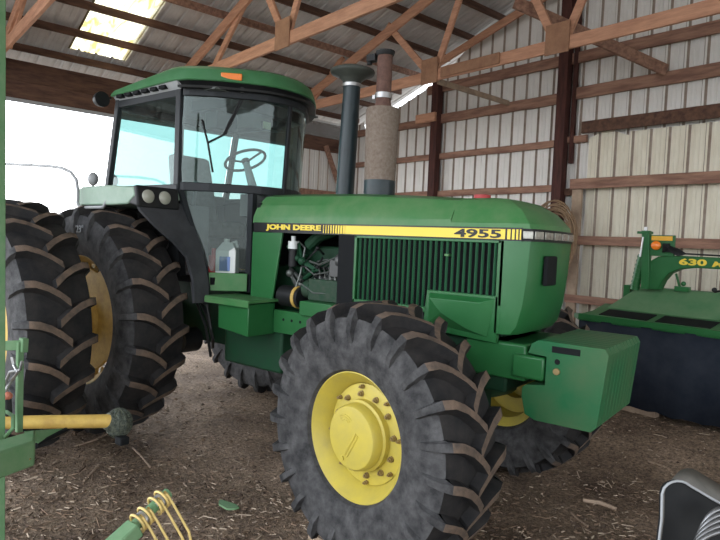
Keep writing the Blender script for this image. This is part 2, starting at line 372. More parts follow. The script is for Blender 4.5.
# girts of the gable wall
def girt(x0,x1,z,h,label,m=WOODG,y=YG-.045,t=.045,dz=0):
    mb=MB();n=10;rings=[]
    for k in range(n+1):
        x=x0+(x1-x0)*k/n;w=.006*math.sin(k*2.1);zz=z+dz*k/n
        rings.append([(x,y-t,zz-h/2+w),(x,y,zz-h/2+w),(x,y,zz+h/2+w*.5),(x,y-t,zz+h/2+w*.5)])
    mb.loft(rings);return tag(obj('wall_girt',mb,m,None,ROOM,0),label,'girt','girts of the gable wall')
girt(-7.35,-2.0,4.47,.15,'long top girt of the ribbed wall just below the truss chord')
girt(-2.0,3,4.47,.15,'top girt continuing right beyond the picture edge')
girt(-9.3,-7.15,3.92,.13,'girt stub left of the far wall post')
girt(-7.0,-4.75,3.94,.15,'bark edged girt between the two wall posts, upper one')
girt(-4.55,3,3.97,.16,'bark edged girt right of the near wall post')
girt(-9.3,-4.75,3.30,.10,'thin girt passing behind the far wall post')
girt(-4.6,-4.3,3.33,.10,'short girt stub between wall post and door board')
girt(-9.3,-4.62,2.66,.10,'low girt level with the hood top')
girt(-4.6,-4.35,2.6,.1,'dark stub by the wire coil',WOODD)
# posts
def post(x,w,label):
    mb=MB();mb.box(x-w/2,x+w/2,YG-.19,YG-.05,-.2,gtop(x)-.12);return tag(obj('wall_post',mb,WOODR,None,ROOM,0,.005),label,'post','posts of the gable wall')
post(-7.07,.15,'far dark red brown wall post right of the muffler')
post(-4.66,.15,'near dark red brown wall post above the nose of the tractor')
mb=MB();mb.box(-4.55,-4.49,YG-.1,YG-.05,3.0,rz(-4.5)-.2);tag(obj('post_plank',mb,WOODR,None,ROOM,0,.003),'narrow plank nailed beside the near wall post','plank')
mb=MB();mb.box(-7.45,-7.0,YG-.25,YG-.2,3.88,4.03);tag(obj('wood_bracket',mb,WOOD,None,ROOM,0,.003),'short block nailed across the far wall post','block')
# rake board under roof on the gable
mb=MB();mb.beam((-7.1,YG-.24,4.80),(-4.4,YG-.24,5.55),.04,.12);tag(obj('rake_rafter',mb,WOOD,None,ROOM,0,.003),'rafter following the roof slope on the gable wall','rafter')
# sliding door on the gable wall
D=thing('door_1','cream ribbed barn door in a plank frame at the right','door',(-4.3,YG-.15,-.1),ROOM);D['kind']='structure'
mb=MB();prev=None
for x,h in sheet_pts(-4.27,5.0,.2286):
    top=3.36+(.05*math.sin(x*9) if x<-3.7 else 0)
    lo=mb.b.verts.new((x,YG-.06-h,-.1));hi=mb.b.verts.new((x,YG-.06-h,top))
    if prev: mb.m(1 if rib_line(x,h,qx,ph) else 0);mb.face([prev[0],lo,hi,prev[1]])
    prev=(lo,hi);ph=h;qx=x
obj('door_sheet',mb,[SHEETC,RIBLN],D,ROOM,0)
def dbar(n,x0,x1,z0,z1,m,y=YG-.15,t=.05):
    mb=MB();mb.box(x0,x1,y-t,y,z0,z1);return obj(n,mb,m,D,ROOM,0,.004)
dbar('head_board',-4.32,5,3.38,3.54,WOODD)
dbar('stile',-4.40,-4.26,-.1,2.66,WOODW)
dbar('rail',-4.42,5,2.62,2.76,WOODG,YG-.2,.04);dbar('rail',-4.40,5,1.86,1.98,WOODG,YG-.2,.04);dbar('rail',-4.40,5,1.06,1.17,WOODG,YG-.2,.04)
# trusses
def truss(Y,label,gus,webs,x0,x1=4.5,topc=True,t=.04,z0=4.0):
    T=thing('roof_truss',label,'truss',((x0+x1)/2,Y,z0),ROOM,'roof trusses')
    mb=MB();mb.box(x0,x1,Y-t/2,Y+t/2,z0,z0+.145);obj('bottom_chord',mb,WOOD,T,ROOM,0,.003)
    if topc:
        mb=MB();mb.beam((XE-.1,Y,rz(XE-.1)-.17),(-2.2,Y,rz(-2.2)-.17),t,.145);obj('top_chord',mb,WOOD,T,ROOM,0,.003)
        mb=MB();mb.beam((5,Y,rz(5)-.17),(-2.2,Y,rz(-2.2)-.17),t,.145);obj('top_chord',mb,WOOD,T,ROOM,0,.003)
    for (xa,za,xb,zb) in webs:
        mb=MB();mb.beam((xa,Y+.03,za),(xb,Y+.03,zb),t,.095);obj('web_member',mb,WOOD,T,ROOM,0,.003)
    for x in gus:
        mb=MB();mb.box(x-.15,x+.15,Y-t/2-.014,Y-t/2-.001,z0-.03,z0+.31);obj('gusset_plate',mb,WOODP,T,ROOM,0)
    return T
truss(6.05,'far timber roof truss crossing behind the exhaust stack',(-5.72,-3.78),[(-8.6,4.1,-7.7,4.75),(-5.8,4.15,-6.66,5.0),(-5.65,4.15,-5.15,5.35),(-3.85,4.15,-4.6,5.6),(-3.7,4.15,-3.0,5.7)],XE-.1)
truss(3.85,'middle timber roof truss passing above the cab roof',(-6.0,-3.4),[(-7.9,4.05,-6.95,4.82),(-6.05,4.15,-6.6,4.95),(-5.95,4.15,-5.5,5.1),(-3.5,4.15,-4.3,5.4)],XE-.1)
truss(1.52,'near timber roof truss at the upper left corner',(-5.2,),[(-8.75,4.05,-7.6,4.62),(-5.3,4.15,-6.0,4.95)],XE-.1)
truss(-1.3,'rearmost timber roof truss overhead behind the viewer',(-5.2,),[(-5.3,4.15,-6.0,4.95)],XE-.1)
def brace(p0,p1,w,label,m=WOODG):
    mb=MB();mb.beam(p0,p1,.04,w);tag(obj('truss_brace',mb,m,None,ROOM,0,.003),label,'brace')
brace((-4.35,5.98,4.68),(-3.27,7.67,4.05),.14,'long board running down from the far truss to the gable wall girt')
brace((-5.62,6.1,4.0),(-5.62,7.71,4.0),.07,'thin brace from the left gusset to the bark edged girt',WOODW)
mb=MB();mb.box(-5.5,-4.55,6.0,6.028,4.01,4.15);tag(obj('splice_board',mb,WOODP,None,ROOM,0,.01),'splice board nailed on the far truss chord','board')
# wire coil on the near post
mb=MB()
for k in range(15):
    r=.20+.011*k+random.uniform(-.012,.012);cx=-4.56+random.uniform(-.03,.03);cz=1.93+random.uniform(-.09,.09);st=random.uniform(1.35,1.75);P=[]
    for q in range(40):
        t=2*PI*q/40;P.append((cx+r*math.cos(t),YG-.26-.010*k+.02*math.sin(3*t+k),cz+r*st*math.sin(t)+.02*math.sin(2*t+k)))
    P.append(P[0]);mb.tube(P,.011,5,False)
tag(obj('rope_coil',mb,ROPE,None,ROOM),'loose coil of tan rope hung on the near wall post','rope')

# ================================================================== WHEELS
def prof_interp(prof,y):
    for (a,ra),(b,rb) in zip(prof,prof[1:]):
        if a<=y<=b: return ra+(rb-ra)*(y-a)/(b-a+1e-9)
    return prof[-1][1]
def tyre(R,hw,rr,n,lh,lw,sweep):
    """carcass + lugs, axis y, outward side -y"""
    Rc=R-lh;mb=MB()
    half=[(hw*.72,rr),(hw*.86,rr+.02),(hw*.98,rr+(Rc-rr)*.32),(hw*1.0,rr+(Rc-rr)*.52),(hw*.98,rr+(Rc-rr)*.74),(hw*.90,Rc-.025),(hw*.6,Rc-.004)]
    prof=[(-a,r) for a,r in half]+[(0,Rc)]+[(a,r) for a,r in half[::-1]]+[(hw*.6,rr-.012),(-hw*.6,rr-.012)]
    mb.m(0);mb.lathe(prof,seg=96,closed=True)
    for f in mb.b.faces:
        c=f.calc_center_median();rad=math.hypot(c.x,c.z)
        if abs(c.y)<hw*.92 and rad>rr+.05 and abs(c.y)>-1 and rad>Rc-.05: f.material_index=1
    # lugs
    pp=[(-hw*1.0,Rc-.16*R/.75,.0,1.25),(-hw*1.0,Rc-.10*R/.75,.022,1.15),(-hw*.985,Rc-.02,lh*.8,1.0),(-hw*.95,Rc+lh*.55,None,1),(-hw*.72,R-.003,None,1.),(-hw*.42,R,None,1.),(-hw*.12,R,None,1.02),(hw*.16,R,None,1.1)]
    def th(y):  # sweep in angle from shoulder to centre, curved
        u=(y+hw)/(hw*1.0);u=max(0,min(1.2,u));return sweep*(u**1.9)
    for side in (1,-1):
        for k in range(n):
            t0=2*PI*(k+(0 if side==1 else .5))/n
            rings=[]
            for (y,rt,proud,ws) in pp:
                ang=t0+(0 if y<=-hw*.98 else th(y));w=lw*ws
                if proud is not None:   # on sidewall
                    yo=-hw*1.0-proud if proud<lh*.7 else y-.018; rb_in=(-hw*.90,rt)
                    ytop=yo;ybot=-hw*.86
                    tw=.42 if proud>lh*.7 else .30
                    def P(yy,r,da):
                        a=ang+da/ r;return Vector((r*math.cos(PI/2-a),yy*side,r*math.sin(PI/2-a)))
                    rings.append([P(ybot,rt,-w*.62),P(ybot,rt,w*.62),P(ytop,rt,w*tw),P(ytop,rt,-w*tw)])
                else:
                    def P(yy,r,da):
                        a=ang+da/ r;return Vector((r*math.cos(PI/2-a),yy*side,r*math.sin(PI/2-a)))
                    rb=Rc-.03
                    rings.append([P(y*.97,rb,-w*.72),P(y*.97,rb,w*.72),P(y,rt,w*.5),P(y,rt,-w*.5)])
            V=[[mb.b.verts.new(p) for p in r] for r in rings]
            for i,(a,b) in enumerate(zip(V,V[1:])):
                for j in range(4):
                    mb.m(2 if (j==2 and i>=3) else (0 if i<3 else 1));mb.face([a[j],a[(j+1)%4],b[(j+1)%4],b[j]])
            mb.m(1);mb.face(V[0][::-1]);mb.face(V[-1])
    return mb
TRACTOR=thing('tractor','large green farm tractor with yellow wheels, glazed cab and dual rear tyres','tractor',(1.7,0,0))
def wheel_rim_front(M,rr,face,wheelname):
    """returns rim object; face = y of outer rim plane (negative)"""
    w=abs(face)*2
    mb=MB();f=face
    prof=[(f-.012,rr+.018),(f-.016,rr+.006),(f-.004,rr-.006),(f+.022,rr-.022),(f+.05,rr-.05),(f+.10,rr-.07),(f+.12,rr-.075),(-f-.05,rr-.06),(-f,rr),(-f,rr+.018),(-f-.02,rr+.02),(0,rr-.03),(f+.03,rr-.006)]
    mb.lathe(prof,seg=80,closed=True)
    return mb
def place(parentW,loc,rz_): return parentW@Matrix.Translation(Vector(loc))@Matrix.Rotation(rz_,4,'Z')
def front_wheel():
    M=Matrix.Translation((2.955,-.955,.684))@Matrix.Rotation(-.1449,4,'Z')
    rr=.352;f=-.163
    mb=wheel_rim_front(M,rr,f,'')
    # disc
    mb.lathe([(f+.085,rr-.068),(f+.080,rr-.085),(f+.075,.24),(f+.07,.165),(f+.10,.165),(f+.10,rr-.07)],seg=64,closed=True)
    wh=obj('front_wheel',mb,YEL,TRACTOR,M,30)
    hub=MB();hub.lathe([(f+.08,.200),(f+.035,.200),(f+.028,.186),(f-.022,.182),(f-.036,.172),(f-.040,.150),(f-.040,.001)],seg=48)
    for r_ in (.035,.05,.065): hub.tube([(-.045+r_*math.cos(q),f-.0405,.055+r_*math.sin(q)) for q in [.7+1.6*i/8 for i in range(9)]],.0035,5)
    hub.tube([(-.035,f-.040,-.10),(.045,f-.040,.035)],.006,6);hub.tube([(-.018,f-.040,-.108),(.062,f-.040,.027)],.006,6)
    hub.cyl((-.05,f-.050,-.125),(-.05,f-.030,-.125),.012,seg=8)
    bolts=[]
    obj('wheel_hub',hub,YEL,wh,M,35,label='domed round hub cap')
    for k in range(12):
        a=2*PI*(k+.3)/12;bolts.append((.228*math.cos(a),.228*math.sin(a),.014))
    for k in range(8):
        a=2*PI*(k+.15)/8;bolts.append((.268*math.cos(a),.268*math.sin(a),.010))
    for x,z,r in bolts:
        b=MB();b.cyl((x,f+.078,z),(x,f+.066,z),r*1.25,seg=14);b.cyl((x,f+.066,z),(x,f+.052,z),r,seg=6);b.cyl((x,f+.052,z),(x,f+.043,z),r*.5,seg=8)
        obj('wheel_bolt',b,BOLT,wh,M,30)
    t=tyre(.750,.232,.357,23,.060,.046,.17)
    obj('tyre',t,[RUB,RUBD,LUGF],wh,M,40)
    return wh
def copy_tree(o,parent):
    c=o.copy();COL.objects.link(c);c.parent=parent
    for ch in [x for x in bpy.data.objects if x.parent==o]:
        d=ch.copy();COL.objects.link(d);d.parent=c
    return c
fw=front_wheel()
def mirrored(o,dst_loc,rz_,srcM):
    """left-hand copy of a wheel, chevrons still pointing forward"""
    c=copy_tree(o,TRACTOR)
    P=Matrix([TRACTOR['_w'][i*4:i*4+4] for i in range(4)])
    dst=Matrix.Translation(Vector(dst_loc))@Matrix.Rotation(rz_,4,'Z')@Matrix.Diagonal((1,-1,1,1))
    c.matrix_basis=P.inverted()@dst@srcM.inverted()@P
    return c
FWM=Matrix.Translation((2.955,-.955,.684))@Matrix.Rotation(-.1449,4,'Z')
mirrored(fw,(2.955,.955,.684),-.1449,FWM)
def rear_wheel(ycen,marking=False):
    M=Matrix.Translation((0,ycen,1.01));rr=.535;f=-.172
    mb=wheel_rim_front(M,rr,f,'')
    # scalloped cast disc set deep in the rim
    pts=[];n=96
    for k in range(n):
        t=2*PI*k/n;r=.460+.028*(1 if math.sin(8*t)>0.1 else -1);pts.append((r*math.cos(t),f+.045,r*math.sin(t)))
    mb.prism(pts,(0,.03,0))
    mb.lathe([(f+.10,.20),(f+.02,.19),(f+.0,.15),(f+.0,.001)],seg=32)
    for k in range(8):
        t=2*PI*(k+.25)/8;c=Vector((.43*math.cos(t),0,.43*math.sin(t)));mb.cyl(c+Vector((0,f+.10,0)),c+Vector((0,f+.075,0)),.022,seg=6)
    for k in range(8):
        t=2*PI*(k+.75)/8;c=Vector((.485*math.cos(t),0,.485*math.sin(t)));mb.cyl(c+Vector((0,f+.13,0)),c+Vector((0,f+.05,0)),.035,seg=10)
    wh=obj('rear_wheel',mb,YOLD,TRACTOR,M,30)
    t=tyre(.965,.243,.54,22,.062,.050,.115)
    obj('tyre',t,[RUB,RUBD,LUGF],wh,M,40)
    if marking:
        a=math.radians(90);r=.735;X=Vector((math.sin(a)*1,0,-math.cos(a)))
        c=M@Vector((r*math.cos(a)+.09,-.244,r*math.sin(a)))
        text('sidewall_marking','\u00b023\u00b0',.085,c-X*.09+Vector((0,-.002,0)),X,Vector((math.cos(a),0,math.sin(a))),GREYP,wh,.004,.0)
    return wh
RY=-.985
rw=rear_wheel(RY,True)
rwo=rear_wheel(RY-.765)
RWM=Matrix.Translation((0,RY-.765,1.01))
mirrored(rwo,(0,.985,1.01),0,RWM)
mirrored(rwo,(0,1.75,1.01),0,RWM)
# bump: extra axle between duals
mb=MB();mb.cyl((0,-2.0,1.01),(0,2.0,1.01),.055,seg=16);obj('rear_axle',mb,STEEL,TRACTOR)
# ================================================================== TRACTOR BODY
HW=.37
def tp(n,mb,m,bevel=0,smooth=30,parent=TRACTOR,label=None): return obj(n,mb,m,parent,WORLD,smooth,bevel,label)
# hood top
def hsec(x,top,zs=1.885):
    return [(x,-HW,zs),(x,-HW+.004,zs+.05),(x,-HW+.035,top-.10),(x,-HW+.10,top-.025),(x,-.17,top),(x,0,top+.008),(x,.17,top),(x,HW-.10,top-.025),(x,HW-.035,top-.10),(x,HW-.004,zs+.05),(x,HW,zs)]
mb=MB();rings=[hsec(1.22,2.10),hsec(1.26,2.128),hsec(1.6,2.13),hsec(2.2,2.125),hsec(2.7,2.105),hsec(3.05,2.085)]
def nsec(x,top,w,zs=1.885,hw=HW):
    return [(x,-hw,zs),(x,-hw,zs+.03),(x,-w-.07,top-.06),(x,-w-.01,top-.01),(x,-w*.6,top),(x,0,top+.004),(x,w*.6,top),(x,w+.01,top-.01),(x,w+.07,top-.06),(x,hw,zs+.03),(x,hw,zs)]
mb.loft(rings,True)
def nose(z,fx,sx=3.40,w=HW,c=.10):
    return [(sx,-w,z),(fx-c*1.1,-w,z),(fx-c*.35,-w+c*.25,z),(fx,-w+c,z),(fx+.015,0,z),(fx,w-c,z),(fx-c*.35,w-c*.25,z),(fx-c*1.1,w,z),(sx,w,z)]
mb.loft([nose(1.885,3.60,3.05),nose(1.915,3.595,3.05,.368),nose(2.0,3.52,3.05,.322,.09),nose(2.062,3.415,3.05,.268,.08),nose(2.080,3.33,3.05,.225,.07)],True)
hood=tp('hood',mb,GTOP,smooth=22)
mb=MB();mb.cyl((3.0,.16,2.08),(3.0,.16,2.11),.055);mb.m(1);mb.cyl((3.0,.16,2.11),(3.0,.16,2.135),.06);tp('radiator_cap',mb,[BLK,REDP])
# nose body
def nose(z,fx,sx=3.40,w=HW,c=.10):
    return [(sx,-w,z),(fx-c*1.1,-w,z),(fx-c*.35,-w+c*.25,z),(fx,-w+c,z),(fx+.015,0,z),(fx,w-c,z),(fx-c*.35,w-c*.25,z),(fx-c*1.1,w,z),(sx,w,z)]
mb=MB();mb.loft([nose(1.25,3.50,w=.369,c=.07),nose(1.30,3.54,w=.369,c=.08),nose(1.42,3.575,c=.10),nose(1.6,3.595),nose(1.80,3.605),nose(1.885,3.605)])
ns=tp('nose_cowl',mb,G_,smooth=35)
mb=MB();mb.prism([(3.606,-.22,1.55),(3.606,-.05,1.55),(3.606,-.05,1.73),(3.606,-.22,1.73)],(.03,0,0));tp('front_grille',mb,MAT_,.01,parent=ns,label='small black grille')
mb=MB()
P=[nose(z,3.612,3.53,.373) for z in (1.812,1.886)];mb.loft([P[0][1:-1],P[1][1:-1]],closed=True);tp('lamp_band',mb,BLK,smooth=35,parent=ns)
for (a,b_) in (((3.535,-.376),(3.585,-.345)),((3.590,-.338),(3.616,-.27)),((3.618,-.25),(3.622,-.13)),((3.624,-.11),(3.627,0)),((3.627,.02),(3.624,.13)),((3.622,.15),(3.616,.26))):
    mb=MB();d=Vector((b_[1]-a[1],a[0]-b_[0],0)).normalized()*-.008 if False else Vector((b_[1]-a[1],-(b_[0]-a[0]),0)).normalized()*.008
    mb.prism([(a[0],a[1],1.826),(b_[0],b_[1],1.826),(b_[0],b_[1],1.872),(a[0],a[1],1.872)],d);tp('headlight',mb,LENS,.003,parent=ns)
# side decals stripe
ys=-HW
mb=MB();mb.box(1.235,3.53,ys-.004,ys+.004,1.812,1.890);st=tp('side_stripe',mb,BDEC)
mb=MB();mb.box(2.20,3.425,ys-.007,ys-.001,1.820,1.880)
x=3.438
for w in (.020,.016,.012,.008):
    mb.box(x,x+w,ys-.007,ys-.001,1.820,1.880);x+=w+.010
tp('stripe_band',mb,YDEC,parent=st,label='yellow stripe ending in narrow bars',smooth=0)
mb=MB();x=1.99
for k in range(9):
    w=.006+.0016*k;mb.box(x,x+w,ys-.007,ys-.001,1.820,1.880);x+=.0235
tp('stripe_bars',mb,YDEC,parent=st,label='narrow bars fading into the stripe',smooth=0)
text('hood_lettering','JOHN DEERE',.073,(1.385,ys-.008,1.824),(1,0,0),(0,0,1),YDEC,st,.002,.0035,1,0,.585,.054)
text('model_number','4955',.078,(3.085,ys-.009,1.824),(1,0,0),(0,0,1),BDEC,st,.002,.0022,1,0,.315,.053)
# side structure (both sides): rear cowl panel, black strip, grille
for s in (1,-1):
    y=-HW*s
    mb=MB();mb.prism([(1.22,y,1.21),(1.47,y,1.21),(1.475,y,1.30),(1.56,y,1.812),(1.22,y,1.812)],(0,.02*s,0));tp('cowl_panel',mb,G_,.004)
    mb=MB();mb.box(2.14,2.285,min(y,y+.03*s),max(y,y+.03*s),1.25,1.812);tp('firewall_strip',mb,MAT_)
    # grille frame with slats
    mb=MB();ya,yb=sorted((y,y+.03*s))
    mb.box(2.285,2.305,ya,yb,1.33,1.812);mb.box(3.38,3.42,ya,yb,1.25,1.812);mb.box(2.285,3.40,ya,yb,1.795,1.812);mb.box(2.285,2.90,ya,yb,1.325,1.36)
    gr=tp('side_grille',mb,G_,.003)
    mb=MB();yi,yj=sorted((y+.035*s,y+.045*s));mb.box(2.29,3.41,yi,yj,1.25,1.81);tp('grille_backing',mb,MAT_,parent=gr)
    for k in range(26):
        x=2.325+k*.0412;z0=1.35 if x<2.88 else 1.47
        mb=MB();q=[(x,y+.004*s),(x+.009,y),(x+.016,y+.010*s),(x+.006,y+.028*s)]
        mb.prism([(a,b_,z0) for a,b_ in q],(0,0,1.80-z0));tp('louver_slat',mb,GSL,smooth=0,parent=gr)
    mb=MB();ya,yb=sorted((y-.045*s,y+.02*s));yo=y-.05*s
    mb.hexa([(2.88,y,1.22),(3.40,y,1.19),(3.40,y+.04*s,1.19),(2.88,y+.04*s,1.22),(2.90,y,1.475),(3.40,y,1.475),(3.40,y+.04*s,1.475),(2.90,y+.04*s,1.475)])
    mb.prism([(2.93,y,1.25),(3.36,y,1.235),(3.20,yo,1.29),(3.0,yo,1.30)],(0,0,.10)) if False else mb.hexa([(2.92,y,1.26),(3.34,y,1.22),(3.22,yo,1.26),(3.04,yo,1.34),(2.92,y,1.46),(3.38,y,1.46),(3.30,yo,1.43),(2.95,yo,1.43)])
    tp('side_shield',mb,G_,.004)
mb=MB();mb.box(3.02,3.05,-.375,-.33,1.70,1.715);tp('latch',mb,GTOP)
# engine
mb=MB();mb.box(1.28,3.35,-.16,.16,.98,1.55);mb.box(1.55,2.6,-.14,.14,1.5,1.72);eng=tp('engine_block',mb,GD,.02)
mb=MB();mb.box(1.26,2.3,.30,.33,1.1,1.9);mb.box(1.24,1.27,-.34,.33,1.1,2.05);tp('firewall',mb,MAT_)
mb=MB();mb.box(1.80,2.13,-.31,-.14,1.30,1.47);mb.cyl((1.72,-.24,1.38),(1.80,-.24,1.38),.07);tp('injection_pump',mb,mat('engine_green',(.012,.05,.025),.5,col2=(.045,.065,.045),var=.15,scale=25),.01,parent=eng)
CLU0=mat('alternator_grey',(.09,.09,.088),.5,metal=.5)
ST2=mat('dark_steel',(.12,.13,.12),.45,metal=.6)  # darker steel for the engine bay lines
for k in range(6):
    mb=MB();x=1.84+.05*k;mb.tube([(x,-.27,1.46),(x,-.28,1.52),(x-.03,-.26,1.56),(x-.05+.02*k,-.2,1.60),(x+.02,-.15,1.62)],.006,6);mb.cyl((x,-.27,1.45),(x,-.27,1.49),.014,seg=8);tp('fuel_line',mb,ST2,parent=eng)
mb=MB();mb.cyl((1.60,-.28,1.55),(1.60,-.28,1.69),.035);mb.m(1);mb.cyl((1.60,-.28,1.69),(1.60,-.28,1.75),.042);mb.cyl((1.60,-.28,1.75),(1.60,-.28,1.79),.018);tp('fuel_filter',mb,[BLK,WHT],parent=eng)
mb=MB();mb.cyl((1.50,-.27,1.31),(1.72,-.27,1.31),.085);mb.m(1);mb.cyl((1.66,-.27,1.31),(1.69,-.27,1.31),.09);tp('starter_motor',mb,[BLK,YOLD],parent=eng)
mb=MB();mb.tube([(1.62,-.24,1.75),(1.70,-.25,1.7),(1.69,-.28,1.5),(1.66,-.30,1.38)],.008,6);mb.tube([(1.75,-.29,1.55),(1.85,-.3,1.50),(2.0,-.3,1.53)],.007,6);mb.tube([(1.72,-.3,1.42),(1.86,-.31,1.36),(2.05,-.3,1.37)],.007,6);mb.tube([(1.78,-.28,1.6),(1.9,-.3,1.58),(2.1,-.28,1.66)],.009,6);tp('hose',mb,ST2,parent=eng)
mb=MB();mb.tube([(1.70,-.2,1.72),(1.80,-.2,1.80),(1.95,-.18,1.85)],.05,12);tp('intake_elbow',mb,GD,parent=eng)
mb=MB();mb.lathe([(0,.04),(.0,.055),(.06,.06),(.10,.045),(.11,.02)],(2.08,-.28,1.62),'x',20);mb.box(2.02,2.12,-.32,-.2,1.5,1.62);tp('alternator',mb,CLU0,parent=eng)
CLU=[mat('greasy_black',(.010,.011,.011),.5),mat('engine_dull_green',(.012,.055,.026),.5),ST2]
for k in range(12):
    x=random.uniform(1.55,2.08);z=random.uniform(1.34,1.74);r_=random.uniform(.008,.022);mb=MB()
    P=[(x,-.18,z),(x+random.uniform(-.08,.08),-.27,z+random.uniform(-.06,.06)),(x+random.uniform(-.14,.14),-.29,z+random.uniform(-.12,.10)),(x+random.uniform(-.18,.18),-.2,z+random.uniform(-.2,.16))]
    P=[(min(2.12,max(1.5,a)),b_,min(1.78,max(1.3,c_))) for a,b_,c_ in P];mb.tube(P,r_,8);mb.sphere(P[1],r_*1.7)
    tp('engine_hose',mb,CLU[k%3],parent=eng,smooth=60)
# frame rails, belly
mb=MB();mb.box(1.49,2.75,-.36,-.30,1.02,1.20);
for k in range(5): mb.m(1);mb.cyl((1.60+.09*k,-.3605,1.13),(1.60+.09*k,-.362,1.13),.012,seg=8)
mb.m(0);mb.box(1.49,2.75,.30,.36,1.02,1.20);tp('frame_rail',mb,[G_,MAT_],.004)
mb=MB();mb.box(1.80,2.12,-.40,-.28,1.19,1.30);tp('rail_bracket',mb,G_,.006)
mb=MB();mb.box(2.1,3.45,-.30,.30,.88,1.2);tp('front_frame',mb,GD,.02)
mb=MB();mb.box(3.18,3.58,-.335,.335,.98,1.20);tp('front_support',mb,G_,.015)
mb=MB();mb.box(.85,1.55,-.32,.32,.68,1.02);mb.box(.95,1.5,-.27,.27,.66,.70);tp('transmission_case',mb,mat('belly_green',(.012,.065,.028),.6,col2=(.02,.05,.03),var=.2),.02)
mb=MB();mb.box(-.45,.95,-.26,.26,.80,1.35);mb.cyl((0,-.80,1.01),(0,.80,1.01),.16);tp('rear_housing',mb,GD,.02)
mb=MB();mb.cyl((.45,-.5,.82),(.45,-.32,.82),.11);mb.tube([(.7,-.5,1.25),(.9,-.55,1.1),(.92,-.5,.9),(.8,-.4,.8)],.014,8);mb.tube([(.75,-.55,1.2),(.95,-.6,1.02),(.9,-.5,.75)],.012,8);mb.tube([(.6,-.5,1.4),(.8,-.62,1.25),(.98,-.62,1.2),(1.02,-.6,1.0)],.012,8);tp('hydraulic_pump',mb,BLK)
# front axle
mb=MB();mb.tube([(2.96,-.86,.68),(2.97,-.55,.70),(2.97,-.25,.76),(2.97,.25,.76),(2.97,.55,.70),(2.96,.86,.68)],[.10,.09,.11,.11,.09,.10],12);mb.box(2.8,3.15,-.16,.16,.58,.92);mb.cyl((2.75,-.7,.72),(2.75,.7,.72),.035);tp('front_axle',mb,GD,smooth=40)
# step & toolbox
mb=MB();mb.hexa([(1.10,-.60,1.03),(1.48,-.62,1.00),(1.48,-.34,1.0),(1.10,-.34,1.03),(1.10,-.60,1.25),(1.48,-.62,1.25),(1.48,-.34,1.25),(1.10,-.34,1.25)]);tp('toolbox',mb,G_,.006)
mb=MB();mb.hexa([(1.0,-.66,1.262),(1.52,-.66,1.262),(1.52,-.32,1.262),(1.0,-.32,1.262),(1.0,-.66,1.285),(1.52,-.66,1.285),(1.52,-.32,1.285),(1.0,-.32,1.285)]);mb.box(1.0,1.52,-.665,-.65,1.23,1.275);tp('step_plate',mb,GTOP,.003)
# exhaust
mb=MB();cx,cy=2.215,0
mb.lathe([(2.10,.118),(2.77,.128),(2.785,.122),(2.795,.06),(2.80,.001)],(cx,cy,0),'z',36)
for f in mb.b.faces:
    if f.calc_center_median().z<2.2: f.material_index=1
mb.lathe([(2.08,.121),(2.24,.122),(2.24,.1185)],(cx,cy,0),'z',36)
for f in mb.b.faces:
    c=f.calc_center_median()
    if c.z<2.24 and math.hypot(c.x-cx,c.y)>.1184+.0: f.material_index=1
mf=tp('muffler',mb,[RUSTY,BLUEB],smooth=40)
mb=MB();mb.lathe([(2.78,.066),(2.84,.058),(3.19,.058),(3.19,.05),(2.8,.05)],(cx,cy,0),'z',28);tp('exhaust_pipe',mb,RUSTD,parent=mf,smooth=40)
mb=MB();mb.lathe([(2.86,.062),(2.86,.066),(2.90,.066),(2.90,.062)],(cx,cy,0),'z',28,True);mb.box(cx-.09,cx-.06,-.02,.0,2.865,2.895);tp('pipe_clamp',mb,STEEL,parent=mf)
mb=MB();mb.lathe([(3.18,.062),(3.205,.074),(3.215,.074),(3.218,.001)],(cx,cy,0),'z',24);mb.box(cx-.14,cx-.06,-.05,.01,3.15,3.20);mb.cyl((cx-.13,-.02,3.13),(cx-.13,-.02,3.2),.02);tp('rain_cap',mb,BLK,parent=mf)
# intake
mb=MB();mb.tube([(1.875,0,2.11),(1.89,0,2.55),(1.905,0,3.03)],[.072,.072,.068],24);ip=tp('intake_pipe',mb,BLUEB,smooth=60)
mb=MB();mb.lathe([(3.0,.07),(3.03,.075),(3.06,.11),(3.085,.17),(3.10,.178),(3.115,.172),(3.135,.12),(3.145,.05),(3.147,.001)],(1.905,0,0),'z',32);tp('precleaner_bowl',mb,mat('bowl_grey',(.03,.035,.03),.5,col2=(.07,.075,.065),var=.2),parent=ip,smooth=50)
mb=MB();mb.lathe([(2.985,.07),(2.985,.076),(3.01,.076),(3.01,.07)],(1.903,0,0),'z',24,True);tp('hose_clamp',mb,STEEL,parent=ip)
# ---- cab
half=[(0,1.19),(.08,1.183),(.15,1.165),(.22,1.14),(.28,1.10),(.34,1.055),(.4,1.0),(.47,.94),(.55,.87),(.63,.77),(.68,.71),(.70,.66)]
def plan(off=0,fx=0):
    R=[(x+fx,-y) for y,x in half[::-1]];L_=[(x+fx,y) for y,x in half[1:]];P=R+L_
    if off:
        out=[]
        for i,(x,y) in enumerate(P):
            a=P[max(i-1,0)];c=P[min(i+1,len(P)-1)];d=Vector((c[0]-a[0],c[1]-a[1])).normalized();out.append((x+d.y*off,y-d.x*off))
        return out
    return P
def lean(z): return .045*(z-2.17)/.75
ZB,ZT=2.175,2.955
mb=MB()  # sill beam + header following the front curve
def band(mb,z0,z1,o0,o1,l=0):
    A=plan(o0,l);B=plan(o1,l);n=len(A)
    for i in range(n-1):
        mb.hexa([(*A[i],z0),(*A[i+1],z0),(*B[i+1],z0),(*B[i],z0),(*A[i],z1),(*A[i+1],z1),(*B[i+1],z1),(*B[i],z1)])
band(mb,2.13,2.20,.015,-.03);band(mb,2.90,3.0,.02,-.04,.045)
